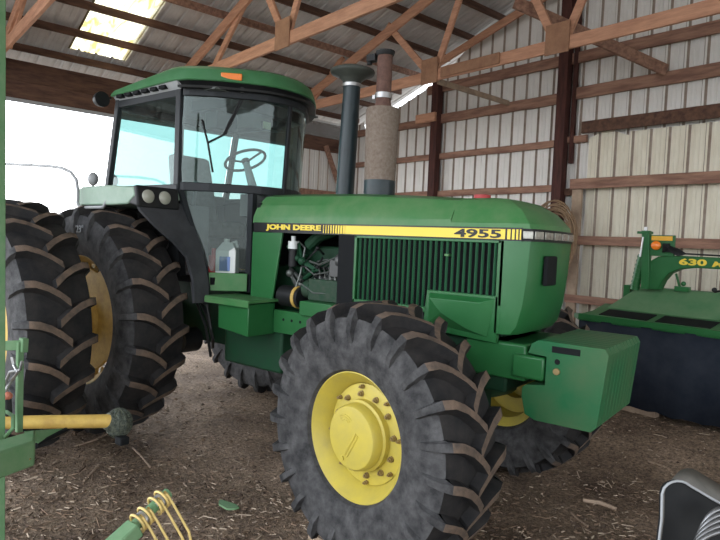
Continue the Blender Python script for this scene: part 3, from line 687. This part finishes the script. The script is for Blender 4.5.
for s in (-1,1):
    mb.beam((.655,.70*s,2.13),(.655,.70*s,2.97),.05,.065,(1,0,0))
    mb.beam((-.43,.70*s,2.12),(-.26,.70*s,2.98),.05,.06,(1,0,0))
    mb.box(-.45,.68,.70*s-.03,.70*s+.03,2.12,2.18)
    mb.hexa([(-.30,.67*s,2.90),(.68,.67*s,2.90),(.68,.72*s,2.90),(-.30,.72*s,2.90),(-.30,.67*s,2.98),(.68,.67*s,2.98),(.68,.72*s,2.98),(-.30,.72*s,2.98)])
mb.beam((1.19,0,2.13),(1.235,0,2.95),.035,.03,(1,0,0))
mb.box(-.46,-.40,-.7,.7,2.1,2.2);mb.box(-.32,-.24,-.7,.7,2.88,2.98)
cab=tp('cab_frame',mb,CABG,.006)
mb=MB();mb.box(-.40,.95,-.55,.55,1.36,1.42);mb.box(-.44,-.36,-.68,.68,1.42,2.1)
for s in (-1,1): mb.hexa([(-.4,.64*s,1.42),(.72,.64*s,1.42),(.72,.70*s,1.42),(-.4,.70*s,1.42),(-.4,.64*s,2.12),(.60,.64*s,2.12),(.60,.70*s,2.12),(-.4,.70*s,2.12)])
tp('cab_floor',mb,MAT_,parent=cab)
# windshield halves + side + rear panes
def pane(name,pts_b,pts_t,m,par=cab):
    mb=MB();n=len(pts_b)
    B=[mb.b.verts.new(p) for p in pts_b];T=[mb.b.verts.new(p) for p in pts_t]
    for i in range(n-1): mb.face([B[i],B[i+1],T[i+1],T[i]])
    return tp(name,mb,m,parent=par,smooth=60)
P=plan();mid=len(P)//2
for a,b_ in ((0,mid+1),(mid,len(P))):
    pane('windshield_pane',[(x,y,2.19) for x,y in P[a:b_]],[(x+.045,y,2.93) for x,y in P[a:b_]],GLS)
for s in (-1,1): pane('side_window',[(-.42,.70*s,2.17),(.64,.70*s,2.17)],[(-.28,.70*s,2.92),(.66,.70*s,2.92)],GLS if s<0 else GLSR)
pane('rear_window',[(-.43,-.66,2.18),(-.43,.66,2.18)],[(-.29,-.66,2.9),(-.29,.66,2.9)],GLSR)
# lower glass both sides
for s in (-1,1):
    q=[(.695,.69),(.80,.60),(.87,.55),(.94,.47),(1.0,.4),(1.09,.29)]
    bt=[(.90,.53),(.93,.50),(.96,.46),(.99,.41),(1.02,.37),(1.09,.29)]
    pane('lower_window',[(x,y*s,1.47) for x,y in bt],[(x,y*s,2.13) for x,y in q],GLSD)
    mb=MB();mb.beam((.69,.70*s,2.13),(.91,.54*s,1.33),.04,.04,(1,0,0));mb.beam((1.105,.28*s,2.13),(1.105,.28*s,1.30),.05,.06,(1,0,0))
    tp('lower_window_frame',mb,CABG,parent=cab)
    mb=MB();mb.prism([(.93,.55*s,1.31),(1.13,.33*s,1.31),(1.13,.33*s,1.46),(.91,.56*s,1.46)],(-.03,-.03*s,0));tp('cab_kick_panel',mb,GTOP,.004,parent=cab)
# roof
def rplan(d,fx=0):
    H=[(0,1.30),(.1,1.292),(.2,1.27),(.3,1.22),(.4,1.15),(.5,1.07),(.6,.98),(.68,.89),(.74,.80),(.775,.70),(.78,.60),(.76,-.30)]
    out=[(x-d*(1 if x>.6 else .6)+fx if x>.0 else x+d,-(y-d*(y/.78))) for y,x in H[::-1]]
    return out+[(x,-y) for x,y in out[::-1][1:]]
def rr_(d,z,zr=None):
    return [(x,y,z-(.0 if zr is None else zr)*max(0,-(x-.3))) for x,y in rplan(d)]
mb=MB();mb.loft([rr_(.0,3.012,.03),rr_(-.006,3.02,.03),rr_(.0,3.05,.05),rr_(.02,3.110,.10),rr_(.07,3.148,.12),rr_(.30,3.18,.13)])
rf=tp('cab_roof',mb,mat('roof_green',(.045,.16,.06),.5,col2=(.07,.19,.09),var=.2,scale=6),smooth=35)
mb=MB();mb.loft([rr_(.13,2.965),rr_(.04,2.985),rr_(.012,3.018,.03),rr_(.03,3.02,.03)]);tp('roof_liner_rim',mb,BLK,parent=rf,smooth=30)
for s in (-1,1):
    mb=MB();mb.hexa([(-.29,.715*s,2.955),(.70,.725*s,2.955),(.70,.765*s,3.0),(-.29,.755*s,3.005),(-.29,.70*s,2.99),(.70,.70*s,2.99),(.70,.77*s,3.018),(-.29,.758*s,3.018)]);tp('side_trim',mb,GREYP,parent=rf)
mb=MB();mb.loft([[(x,y*.985,2.952) for x,y in plan(.10,.03)],[(x,y*.985,2.97) for x,y in plan(.105,.03)]]);tp('visor',mb,BLK,parent=rf,smooth=30)
for k in range(6):
    x=-.2+k*.13;mb=MB();mb.box(x,x+.085,-.772,-.722,2.970,2.998);tp('roof_vent',mb,MAT_,parent=rf)
for (x,y,a) in ((1.05,-.50,-.80),(1.17,.27,.55),):
    mb=MB();M2=Matrix.Translation((x,y,3.055))@Matrix.Rotation(a,4,'Z')
    mb.box(-.02,.02,-.085,.085,-.025,.03);obj('marker_light',mb,AMB,rf,M2,0,.008,label='amber marker light')
# cab interior
mb=MB();mb.box(.0,.45,-.24,.24,1.75,1.9);mb.hexa([(-.08,-.24,1.85),(.08,-.24,1.85),(.08,.24,1.85),(-.08,.24,1.85),(-.22,-.22,2.55),(-.10,-.22,2.55),(-.10,.22,2.55),(-.22,.22,2.55)]);mb.box(.1,.35,-.15,.15,1.42,1.75);tp('operator_seat',mb,CLOTH,.04,parent=cab)
mb=MB();c=Vector((.74,-.05,2.46));ax=Vector((-.45,0,.9)).normalized();u=Vector((.9,0,.45)).normalized();v=Vector((0,1,0))
mb.tube([c+(u*math.cos(t)+v*math.sin(t))*.185 for t in [2*PI*k/36 for k in range(37)]],.013,8,False)
for t in (0.3,2.4,4.5): mb.tube([c-ax*.02,c+(u*math.cos(t)+v*math.sin(t))*.18],.010,6)
mb.cyl(c-ax*.03,c+ax*.01,.035);tp('steering_wheel',mb,BLK,parent=cab,smooth=50)
mb=MB();mb.tube([c-ax*.02,(.88,-.05,2.15),(1.0,-.05,1.6)],[.03,.045,.06],12);mb.box(.86,1.04,-.2,.14,1.95,2.14);tp('steering_column',mb,GREYP,parent=cab)
mb=MB();mb.box(.45,1.0,-.45,.45,2.84,2.95);mb.box(.62,.78,-.42,-.18,2.68,2.84);mb.box(.75,.9,.1,.3,2.76,2.86);tp('overhead_console',mb,BLK,.015,parent=cab)
mb=MB();mb.box(-.3,1.0,-.62,.62,2.945,2.96);tp('headliner',mb,LIN,parent=cab)
mb=MB();mb.box(.92,.94,-.02,.06,2.74,2.80);tp('warning_label',mb,mat('label_cream',(.5,.45,.25),.6),parent=cab)
mb=MB();mb.box(.15,.62,-.58,-.34,1.42,2.02);mb.tube([(.55,-.45,2.0),(.60,-.48,2.2)],.012,8);mb.sphere((.60,-.48,2.21),.025);mb.tube([(.45,-.40,2.0),(.50,-.40,2.2)],.012,8);mb.sphere((.5,-.4,2.21),.025);tp('control_console',mb,GREYP,.02,parent=cab)
# wiper
mb=MB();mb.tube([(1.06,-.37,2.97),(.96,-.49,2.60),(.88,-.575,2.53)],.010,6);mb.tube([(1.08,-.36,2.96),(.975,-.48,2.61),(.885,-.57,2.54)],.006,6);mb.cyl((1.03,-.36,2.965),(1.09,-.42,2.965),.025)
mb.tube([(.84,-.62,2.71),(.875,-.58,2.53),(.905,-.545,2.29)],.009,6);tp('wiper',mb,BLK,parent=cab)
# work lights & fender
mb=MB();mb.lathe([(-.04,.02),(-.03,.06),(.02,.07),(.035,.07),(.035,.001)],(-.36,-.83,2.96),'x',24);mb.tube([(-.36,-.83,2.96),(-.34,-.74,2.99)],.012,6);tp('work_light',mb,BLK,smooth=40)
for s in (-1,1):
    y0,y1=sorted((-.72*(-s)*-1*-1 if False else .70*s,1.12*s))
    mb=MB();prof=[(-.20,2.03),(-.18,2.11),(-.10,2.135),(.3,2.14),(.68,2.12),(.70,2.05),(.60,1.985),(.35,1.978),(.0,1.978),(-.10,1.975),(-.18,1.955)]
    mb.prism([(x,y0,z) for x,z in prof],(0,y1-y0,0));fd=tp('fender',mb,mat('fender_green_sheen',(.20,.30,.22),.45,col2=(.28,.36,.29),var=.2) if s<0 else G_,.012)  # near fender: white sheen put into the pale base colour
    ya,yb=sorted((.735*s,1.115*s))
    mb=MB();mb.hexa([(.60,ya,1.99),(.74,ya,1.96),(.74,yb,1.96),(.60,yb,1.99),(.66,ya,2.13),(.715,ya,2.135),(.715,yb,2.135),(.66,yb,2.13)]);tp('light_pod',mb,BLK,.015,parent=fd)
    for yy in (.87*s,1.02*s):
        mb=MB();mb.lathe([(0,.055),(.012,.052),(.018,.045),(.02,.001)],(.722,yy,2.05),'x',20);tp('fender_light',mb,LAMPF,parent=fd,smooth=50)
    mb=MB();rows=[(.70,2.02,1.11,.66),(.74,1.94,1.09,.64),(.80,1.82,.99,.625),(.86,1.70,.86,.61),(.90,1.58,.76,.60),(.95,1.40,.735,.59),(.97,1.22,.735,.59)]
    mb.loft([[(x,yo*s,z),(x,yi*s,z),(x-.03,yi*s,z-.005),(x-.03,yo*s,z-.005)] for x,z,yo,yi in rows])
    tp('inner_fender',mb,mat('dusty_black_sheet',(.028,.030,.033),.5,col2=(.06,.062,.066),var=.2,scale=4),parent=fd,smooth=50)
mb=MB();mb.tube([(-2.1,-1.16,2.43),(-1.3,-1.16,2.372),(-.6,-1.16,2.325),(-.38,-1.16,2.30),(-.22,-1.16,2.26),(-.12,-1.16,2.19),(-.09,-1.16,2.10),(-.09,-1.16,1.99),(-.07,-1.16,1.965),(.0,-1.16,1.955),(.25,-1.12,1.96),(.30,-1.10,2.05)],.014,10);tp('grab_rail',mb,GALV,smooth=60)
mb=MB();c=at(93,179,6.1);mb.sphere(c,.07,1,.7,1);mb.tube([c,c+Vector((0,0,-.12))],.015,8);tp('turn_signal',mb,GALV,smooth=60)
c=at(113,181,6.0);mb=MB();mb.sphere(c,.065,1,.7,1);mb.tube([c,c+Vector((0,0,-.1))],.015,8);tp('turn_signal',mb,GALV,smooth=60)
# jug inside cab
mb=MB();mb.box(-.085,.085,-.06,.06,0,.22);mb.hexa([(-.085,-.06,.22),(.085,-.06,.22),(.085,.06,.22),(-.085,.06,.22),(-.04,-.03,.29),(.05,-.03,.29),(.05,.03,.29),(-.04,.03,.29)]);mb.cyl((-.01,0,.28),(-.01,0,.32),.025,seg=14);mb.tube([(.03,0,.28),(.07,0,.30),(.085,0,.25)],.014,8)
JM=Matrix.Translation((.93,-.38,1.425))@Matrix.Rotation(.6,4,'Z')
J=thing('plastic_jug','white plastic jug with a blue label standing inside the cab','jug',(.93,-.38,1.425))
obj('bottle',mb,WHT,J,JM,30,.015);mb=MB();mb.box(-.05,.04,-.064,-.059,.05,.17);obj('bottle_label',mb,BLUEL,J,JM,0)
mb=MB();mb.cyl((.845,-.46,1.425),(.845,-.46,1.60),.04);mb.cyl((.845,-.46,1.60),(.845,-.46,1.66),.018);tag(obj('spray_bottle',mb,REDP),'dark red bottle beside the white jug in the cab','bottle')
# weights
n=10
HOLD=MB();HOLD.box(3.50,3.70,-.36,.36,1.005,1.145);tp('weight_bracket',HOLD,G_,.015)
W=.073
for k in range(n):
    y=-.365+k*W
    pr=[(3.60,.80),(3.66,.775),(3.98,.775),(4.01,.81),(4.05,1.21),(4.03,1.245),(3.66,1.245),(3.62,1.22),(3.60,1.16),(3.71,1.155),(3.71,.99),(3.60,.975),(3.575,.955),(3.575,.90)]
    mb=MB();mb.prism([(x,y+.001,z) for x,z in pr],(0,W-.002,0))
    mb.m(1)
    if k==0:
        mb.box(3.74,3.90,y-.002,y+.005,1.185,1.222);mb.m(1);mb.cyl((3.775,y-.003,1.135),(3.775,y+.005,1.135),.016,seg=14);mb.m(2);mb.cyl((3.775,y-.012,1.08),(3.775,y+.005,1.08),.02,seg=14)
    o=tp('suitcase_weight',mb,[GWT,MAT_,BOLT],.005)
# ================================================================== MOWER (barn axes)
MW=thing('mower_conditioner','green mower conditioner with dark curtain standing beyond the tractor by the door','mower',(-1.5,6.6,0),ROOM)
def mp(n,mb,m,bevel=0,par=MW,smooth=30,label=None): return obj(n,mb,m,par,ROOM,smooth,bevel,label)
mb=MB();P=[];nn=46
A=[];B=[]
for k in range(nn+1):
    x=-3.30+k*.085;A.append(mb.b.verts.new((x,6.0+.012*math.sin(k*1.3),1.06)));B.append(mb.b.verts.new((x,6.02+.03*math.sin(k*.9),.215+.012*math.sin(k*2))))
for k in range(nn): mb.face([A[k],A[k+1],B[k+1],B[k]])
A2=[mb.b.verts.new((-3.30,6.02+.1*i,1.06)) for i in range(8)];B2=[mb.b.verts.new((-3.30,6.02+.1*i,.22)) for i in range(8)]
for k in range(7): mb.face([A2[k],A2[k+1],B2[k+1],B2[k]])
o=mp('curtain',mb,CURT,smooth=60,label='navy rubber curtain');sm=o.modifiers.new('t','SOLIDIFY');sm.thickness=.008
mb=MB();mb.hexa([(-3.42,6.10,1.04),(-3.30,5.985,1.03),(.7,5.985,1.03),(.7,7.0,1.03),(-3.42,6.10,1.09),(-3.30,5.985,1.10),(.7,5.985,1.10),(.7,7.0,1.10)]);mb.box(-3.30,.7,5.97,5.99,1.045,1.105);mp('deck_edge',mb,G_,.004)
mb=MB();mb.hexa([(-3.42,6.3,1.04),(-3.28,5.99,1.10),(.7,5.99,1.10),(.7,6.4,1.06),(-3.30,6.55,1.19),(-3.20,6.35,1.165),(.7,6.35,1.165),(.7,6.55,1.19)]);mp('deck_top',mb,GMOW,.004)
for k in range(6):
    x=-3.10+k*.58;mb=MB();mb.hexa([(x,6.03,1.105),(x+.5,6.03,1.105),(x+.5,6.26,1.148),(x,6.26,1.148),(x,6.03,1.114),(x+.5,6.03,1.114),(x+.5,6.26,1.158),(x,6.26,1.158)]);mp('deck_slot',mb,MAT_)
mb=MB();mb.hexa([(-3.18,6.34,1.16),(.7,6.34,1.16),(.7,6.8,1.16),(-3.18,6.8,1.16),(-2.95,6.60,1.41),(.7,6.60,1.43),(.7,6.75,1.43),(-2.95,6.75,1.41)]);mp('rear_shield',mb,mat('shield_green',(.075,.185,.085),.5,col2=(.14,.23,.125),var=.2,scale=4),.006)
mb=MB();mb.box(-3.10,-3.03,6.55,6.7,1.1,1.42);mp('shield_bracket',mb,G_,.004)
# boom
mb=MB();pts=[(-2.80,1.40),(-2.70,1.40),(-2.66,1.50),(-2.60,1.58),(-2.50,1.63),(-2.36,1.652),(.7,1.645),(.7,1.758),(-2.55,1.768),(-2.72,1.75),(-2.80,1.70)]
mb.prism([(x,6.48,z) for x,z in pts],(0,.14,0));bm_=mp('boom',mb,G_,.012)
text('boom_lettering','630 MoCo',.115,(0,0,0),(1,0,0),(0,0,1),YDEC,bm_) if False else None
TL=MB()
RX=(ROOM.to_3x3()@Vector((1,0,0)))
text('boom_lettering','630',.105,ROOM@Vector((-2.505,6.474,1.675)),RX,(0,0,1),YDEC,bm_,.002,.004,1,0,.262,.068)
text('boom_lettering','MoCo',.080,ROOM@Vector((-2.195,6.474,1.672)),RX,(0,0,1),YDEC,bm_,.002,.003,1,.25,.33,.055)
mb=MB();mb.tube([(-2.955,6.5,1.38),(-2.89,6.5,1.76)],.045,16)
for k in range(8): z=1.41+k*.045;x=-2.955+(z-1.38)*.17;mb.tube([(x,6.5,z),(x+.004,6.5,z+.02)],.050,16)
mp('lift_cylinder',mb,G_,smooth=50)
mb=MB();mb.hexa([(-2.86,6.44,1.40),(-2.78,6.44,1.40),(-2.78,6.5,1.40),(-2.86,6.5,1.40),(-2.89,6.44,2.02),(-2.81,6.44,2.02),(-2.81,6.5,2.02),(-2.89,6.5,2.02)]);mb.box(-2.93,-2.80,6.42,6.52,1.985,2.012);mp('upright_plate',mb,G_,.004)
mb=MB();mb.cyl((-2.86,6.47,2.0),(-2.86,6.47,2.06),.02);mb.tube([(-2.88,6.42,1.74),(-2.86,6.42,1.95)],.010,8);mp('pin',mb,STEEL)
mb=MB();mb.box(-2.81,-2.56,6.47,6.50,1.755,1.975);lp=mp('lamp_plate',mb,G_,.004)
mb=MB();mb.box(-2.79,-2.58,6.455,6.47,1.918,1.965);mp('reflector',mb,AMBY,.003,par=lp)
mb=MB();mb.sphere((-2.735,6.45,1.865),.048,1.1,.6,1);mp('amber_lamp',mb,mat('orange_lamp',(.9,.22,.02),.3,coat=.6),par=lp,smooth=60)
mb=MB()
for k in range(5):
    mb.tube([(-2.66,6.44,1.80+.02*k),(-2.58,6.41,1.86-.012*k),(-2.50,6.43,1.83-.015*k),(-2.44,6.45,1.79),(-1.6,6.5,1.775),(.7,6.5,1.78)],.009,6)
mb.box(-2.66,-2.60,6.44,6.47,1.80,1.89);mp('cable_bundle',mb,BLK,smooth=50)
mb=MB();mb.tube([(-2.50,6.58,1.42),(-2.52,6.56,1.46),(-2.56,6.56,1.58)],.012,6);mb.box(-2.56,-2.42,6.54,6.60,1.40,1.45);mb.sphere((-2.48,6.56,1.48),.025);mp('latch_handle',mb,G_)
mb=MB();mb.tube([(-2.2,6.6,1.42),(-2.1,6.6,1.45),(-2.0,6.6,1.49)],.012,6);mb.sphere((-2.2,6.6,1.44),.025);mp('latch_handle',mb,BLK)
mb=MB();mb.box(-2.9,.6,6.5,7.3,.35,1.0);mp('header_body',mb,GD)
for k in (0,):
    mb=MB();mb.lathe([(-.12,.2),(-.12,.32),(.12,.32),(.12,.2)],(-.8,7.0,.47),'x',28,True);mp('tyre',mb,RUB)
# ================================================================== FOREGROUND: implement at left
A0=at(-30,560,2.9);IM=thing('implement_frame','faded green implement frame cut off by the left picture edge','implement',(A0.x,A0.y,0))
def ip_(n,mb,m,b=0,s=30,par=IM,label=None): return obj(n,mb,m,par,WORLD,s,b,label)
mb=MB();t0=at(-8,150,2.9);t1=at(-5.5,545,2.9);mb.beam((t0.x,t0.y,3.0),(t1.x,t1.y,gz(t1.x,t1.y)),.075,.075,(1,0,0));ip_('upright',mb,GFADE,.005)
# beam end box
a=at(35,441,2.75);b0=at(-40,465,2.35);dz=Vector((0,0,-.12));bk=CF_*.17-CR_*.09;bk.z=0
mb=MB();mb.hexa([a+dz,b0+dz,b0+dz+bk,a+dz+bk,a,b0,b0+bk,a+bk]);ip_('beam_end',mb,GFADE,.012)
for q in ((31,445,2.74),(31,458,2.74)):
    mb=MB();c=at(*q);mb.cyl(c,c-CF_*.02,.006,seg=8);ip_('bolt',mb,BOLT)
mb=MB();q=[at(24,431,3.0),at(64,428,3.25),at(38,443,3.0)];mb.prism(q,Vector((0,0,-.012)));ip_('gusset_plate',mb,GFADE,.002)
mb=MB();q=[at(36,445,3.0),at(66,429.5,3.25)];mb.tube([q[0],q[1]],.012,8);ip_('plate_edge',mb,MAT_)
mb=MB();mb.beam(at(20,342,3.1),at(19,432,3.1),.03,.03,(1,0,0));mb.beam(at(-3,346,3.1),at(23,345,3.1),.02,.05);mb.beam(at(24,338,3.1),at(23,352,3.1),.03,.05,(1,0,0));ip_('lever_arm',mb,GFADE,.004)
mb=MB();P=[at(12,357,3.05),at(14,365,3.05),at(18,372,3.0),at(12,380,3.05),at(6,390,3.05),at(4,400,3.05)];mb.tube(P,.009,8);P=[at(22,362,3.05),at(20,370,3.0),at(10,372,3.02),at(4,386,3.05)];mb.tube(P,.008,8);ip_('spring_wire',mb,STEEL)
mb=MB();mb.tube([at(8,398,3.05),at(9,416,3.05)],.016,10);mb.m(1);mb.sphere(at(8,396,3.05),.022);ip_('hand_knob',mb,[BLK,mat('faded_red',(.5,.16,.10),.5)])
mb=MB();mb.tube([at(-6,434,2.95),at(6,436,2.9),at(13,428,2.9),at(13,416,2.95),at(7,412,3.0),at(-6,412,3.0)],.010,8);ip_('wire_loop',mb,GFADE)
# drive shaft
a=at(-30,423,3.35);c=at(112,421,3.65)
PS=thing('drive_shaft','old yellow guarded drive shaft with dark joint, lying level before the rear tyres','drive shaft',(a.x,a.y,a.z))
mb=MB();mb.tube([a,a.lerp(c,.5),c],[.036,.039,.041],20);obj('shaft_guard',mb,YOLD,PS,WORLD,50)
mb=MB();j=at(119,423,3.7);n_=(c-a).normalized()
jm=mat('joint_grey',(.05,.06,.05),.6,col2=(.11,.12,.09),var=.06,scale=60,bump=.6,bscale=70)
mb.sphere(j,.085,.9,.9,1.05,20);mb.cyl(c-n_*.03,j,.05,.075);obj('joint_shield',mb,jm,PS,WORLD,60)
mb=MB();q=at(122,441,3.65);mb.box(q.x-.035,q.x+.035,q.y-.03,q.y+.03,q.z-.02,q.z+.03);obj('yoke',mb,MAT_,PS,WORLD,30,.008)
mb=MB();u=Vector((0,0,1));v=n_
for r_ in (.087,):
    for k in range(6):
        ang=PI*k/6;axis_=(Vector((math.cos(ang),math.sin(ang),0)));mb.tube([j+(axis_*math.cos(t)*.9+u*math.sin(t)*1.05)*r_ for t in [2*PI*i/24 for i in range(25)]],.004,5,False)
    for zz in (-.05,-.02,.01,.04): 
        rr2=math.sqrt(max(.0001,r_**2-(zz/1.05)**2))*.9;mb.tube([j+Vector((rr2*math.cos(t),rr2*math.sin(t),zz)) for t in [2*PI*i/24 for i in range(25)]],.004,5,False)
obj('chain_mesh',mb,jm,PS,WORLD,60)
# rake bar
a=at(100,560,1.88);c=at(168,493,2.12);d=(c-a).normalized()
RK=thing('rake_bar','green rake tube with four yellow spring tines at the bottom left edge','rake',(a.x,a.y,a.z))
mb=MB();mb.tube([a,c],.019,16);obj('tube',mb,GFADE,RK,WORLD,50)
mb=MB();mb.tube([(a.x,a.y,a.z),(a.x,a.y,gzn(a.x,a.y)-.01)],.025,10);obj('stand_leg',mb,GFADE,RK,WORLD,50)
e0=at(105,555,1.88);e1=at(136,527,1.98);mb=MB();mb.beam(a,e1,.062,.05);obj('square_sleeve',mb,GFADE,RK,WORLD,30,.006)
CX=at(0,0,0)
down=Vector((.35,.05,-1)).normalized()
for i,(px,py) in enumerate(((165,499),(159,506),(151,516.5),(145,524))):
    t=(560-py)/67*(c-a).length;c0=a+d*t
    u=d.cross(Vector((0,0,1))).normalized();v=u.cross(d).normalized();mb=MB();P=[]
    for k in range(23):
        q=2*PI*k/16-1.2;P.append(c0+d*(.012*k/16-.01)+(u*math.cos(q)+v*math.sin(q))*.033)
    e=P[-1];right=(CR_-Vector((0,0,CR_.z))).normalized();P+= [e+right*.03+Vector((0,0,-.04)),e+right*.09+Vector((0,0,-.14)),e+right*.12+Vector((0,0,-.26))]
    mb.tube(P,.0046,8);obj('spring_tine',mb,TINE,RK,WORLD,60)
for i,(px,py) in enumerate(((162,502.5),(148,520.5))):
    t=(560-py)/67*(c-a).length;c0=a+d*t;mb=MB();mb.cyl(c0-d*.008,c0+d*.008,.026,seg=12);mb.cyl(c0+CF_*-.03,c0,.008,seg=6);obj('tine_clamp',mb,STEEL,RK,WORLD,30)
# bottom right: black guard with spring
ol=[(655,570),(659,540),(661.5,519),(662,494),(664,488),(668,484),(672,482),(677,481),(682,481.5),(686,483),(692,487),(699,491),(709,497),(725,506),(760,520),(760,600),(655,600)]
dep=2.0;F=[at(px,py,dep) for px,py in ol];dirb=(Vector((CF_.x,CF_.y,0)).normalized()*.9+Vector((CR_.x,CR_.y,0))*.75)
GB=thing('machine_guard','black machine guard with a pale rim in the bottom right corner','guard',(F[0].x,F[0].y,F[0].z))
c=sum((f for f in F),Vector())/len(F)
mb=MB();mb.prism([f+(c-f)*.02+CF_*.012 for f in F],CF_*.01);obj('guard_face',mb,BLK,GB,WORLD,0)
mb=MB();q=F[-2]+CF_*.03;mb.box(q.x-.04,q.x+.04,q.y-.04,q.y+.04,gzn(q.x,q.y)-.01,q.z+.06);obj('stand_leg',mb,MAT_,GB,WORLD,0)
mb=MB()
for i in range(14):
    p,q=F[i],F[i+1]
    mb.face([mb.b.verts.new(x) for x in (p,q,q+dirb*.14,p+dirb*.14)])
o=obj('guard_skin',mb,mat('dusty_guard',(.10,.095,.085),.7,col2=(.16,.15,.13),var=.2,scale=10),GB,WORLD,60);sm=o.modifiers.new('t','SOLIDIFY');sm.thickness=.004
mb=MB();mb.tube(F[:15],.0042,8);obj('rim_edge',mb,GALV,GB,WORLD,60)
SILV=mat('dark_silver',(.22,.22,.22),.35,metal=.8)
mb=MB();o0=at(722,560,1.93)
for k in range(5):
    P=[]
    for i in range(20):
        t=1.45+1.75*i/19;P.append(o0+(CR_*math.cos(t)*(.085+.014*k)+CU_*math.sin(t)*(.165-.012*k)*1.0)+CF_*(-.012*k))
    mb.tube(P,.008,8)
obj('coil_spring',mb,SILV,GB,WORLD,60)
mb=MB();q=at(717,514,1.95);mb.cyl(q,q-CF_*.02,.012,seg=6);obj('guard_bolt',mb,STEEL,GB,WORLD,30)
# ================================================================== light, world, camera
w=bpy.data.worlds.new('sky');bpy.context.scene.world=w;w.use_nodes=True;nt=w.node_tree;bg=nt.nodes['Background']
tc=nt.nodes.new('ShaderNodeTexCoord');sx=nt.nodes.new('ShaderNodeSeparateXYZ');nt.links.new(tc.outputs['Generated'],sx.inputs[0])
rp=nt.nodes.new('ShaderNodeValToRGB');e=rp.color_ramp.elements;e[0].position=0;e[0].color=(.95,.97,1,1);e[1].position=.8;e[1].color=(.72,.84,1,1)
nt.links.new(sx.outputs['Z'],rp.inputs[0]);nt.links.new(rp.outputs[0],bg.inputs[0])
mr=nt.nodes.new('ShaderNodeMapRange');mr.inputs[1].default_value=.6;mr.inputs[2].default_value=-.9;mr.inputs[3].default_value=1.25;mr.inputs[4].default_value=2.2
nt.links.new(sx.outputs['X'],mr.inputs[0]);nt.links.new(mr.outputs[0],bg.inputs[1])
cam=bpy.data.cameras.new('camera');co=bpy.data.objects.new('camera',cam);COL.objects.link(co);bpy.context.scene.camera=co
cam.sensor_width=36;cam.lens=FPX/720*36;cam.clip_start=.05;cam.clip_end=300
co.matrix_world=Matrix(((CR_.x,CU_.x,-CF_.x,CAM.x),(CR_.y,CU_.y,-CF_.y,CAM.y),(CR_.z,CU_.z,-CF_.z,CAM.z),(0,0,0,1)))
sc=bpy.context.scene;sc.view_settings.view_transform='Standard';sc.view_settings.look='None';sc.view_settings.gamma=1;sc.view_settings.exposure=1.55
for o in bpy.data.objects:
    if '_w' in o: del o['_w']
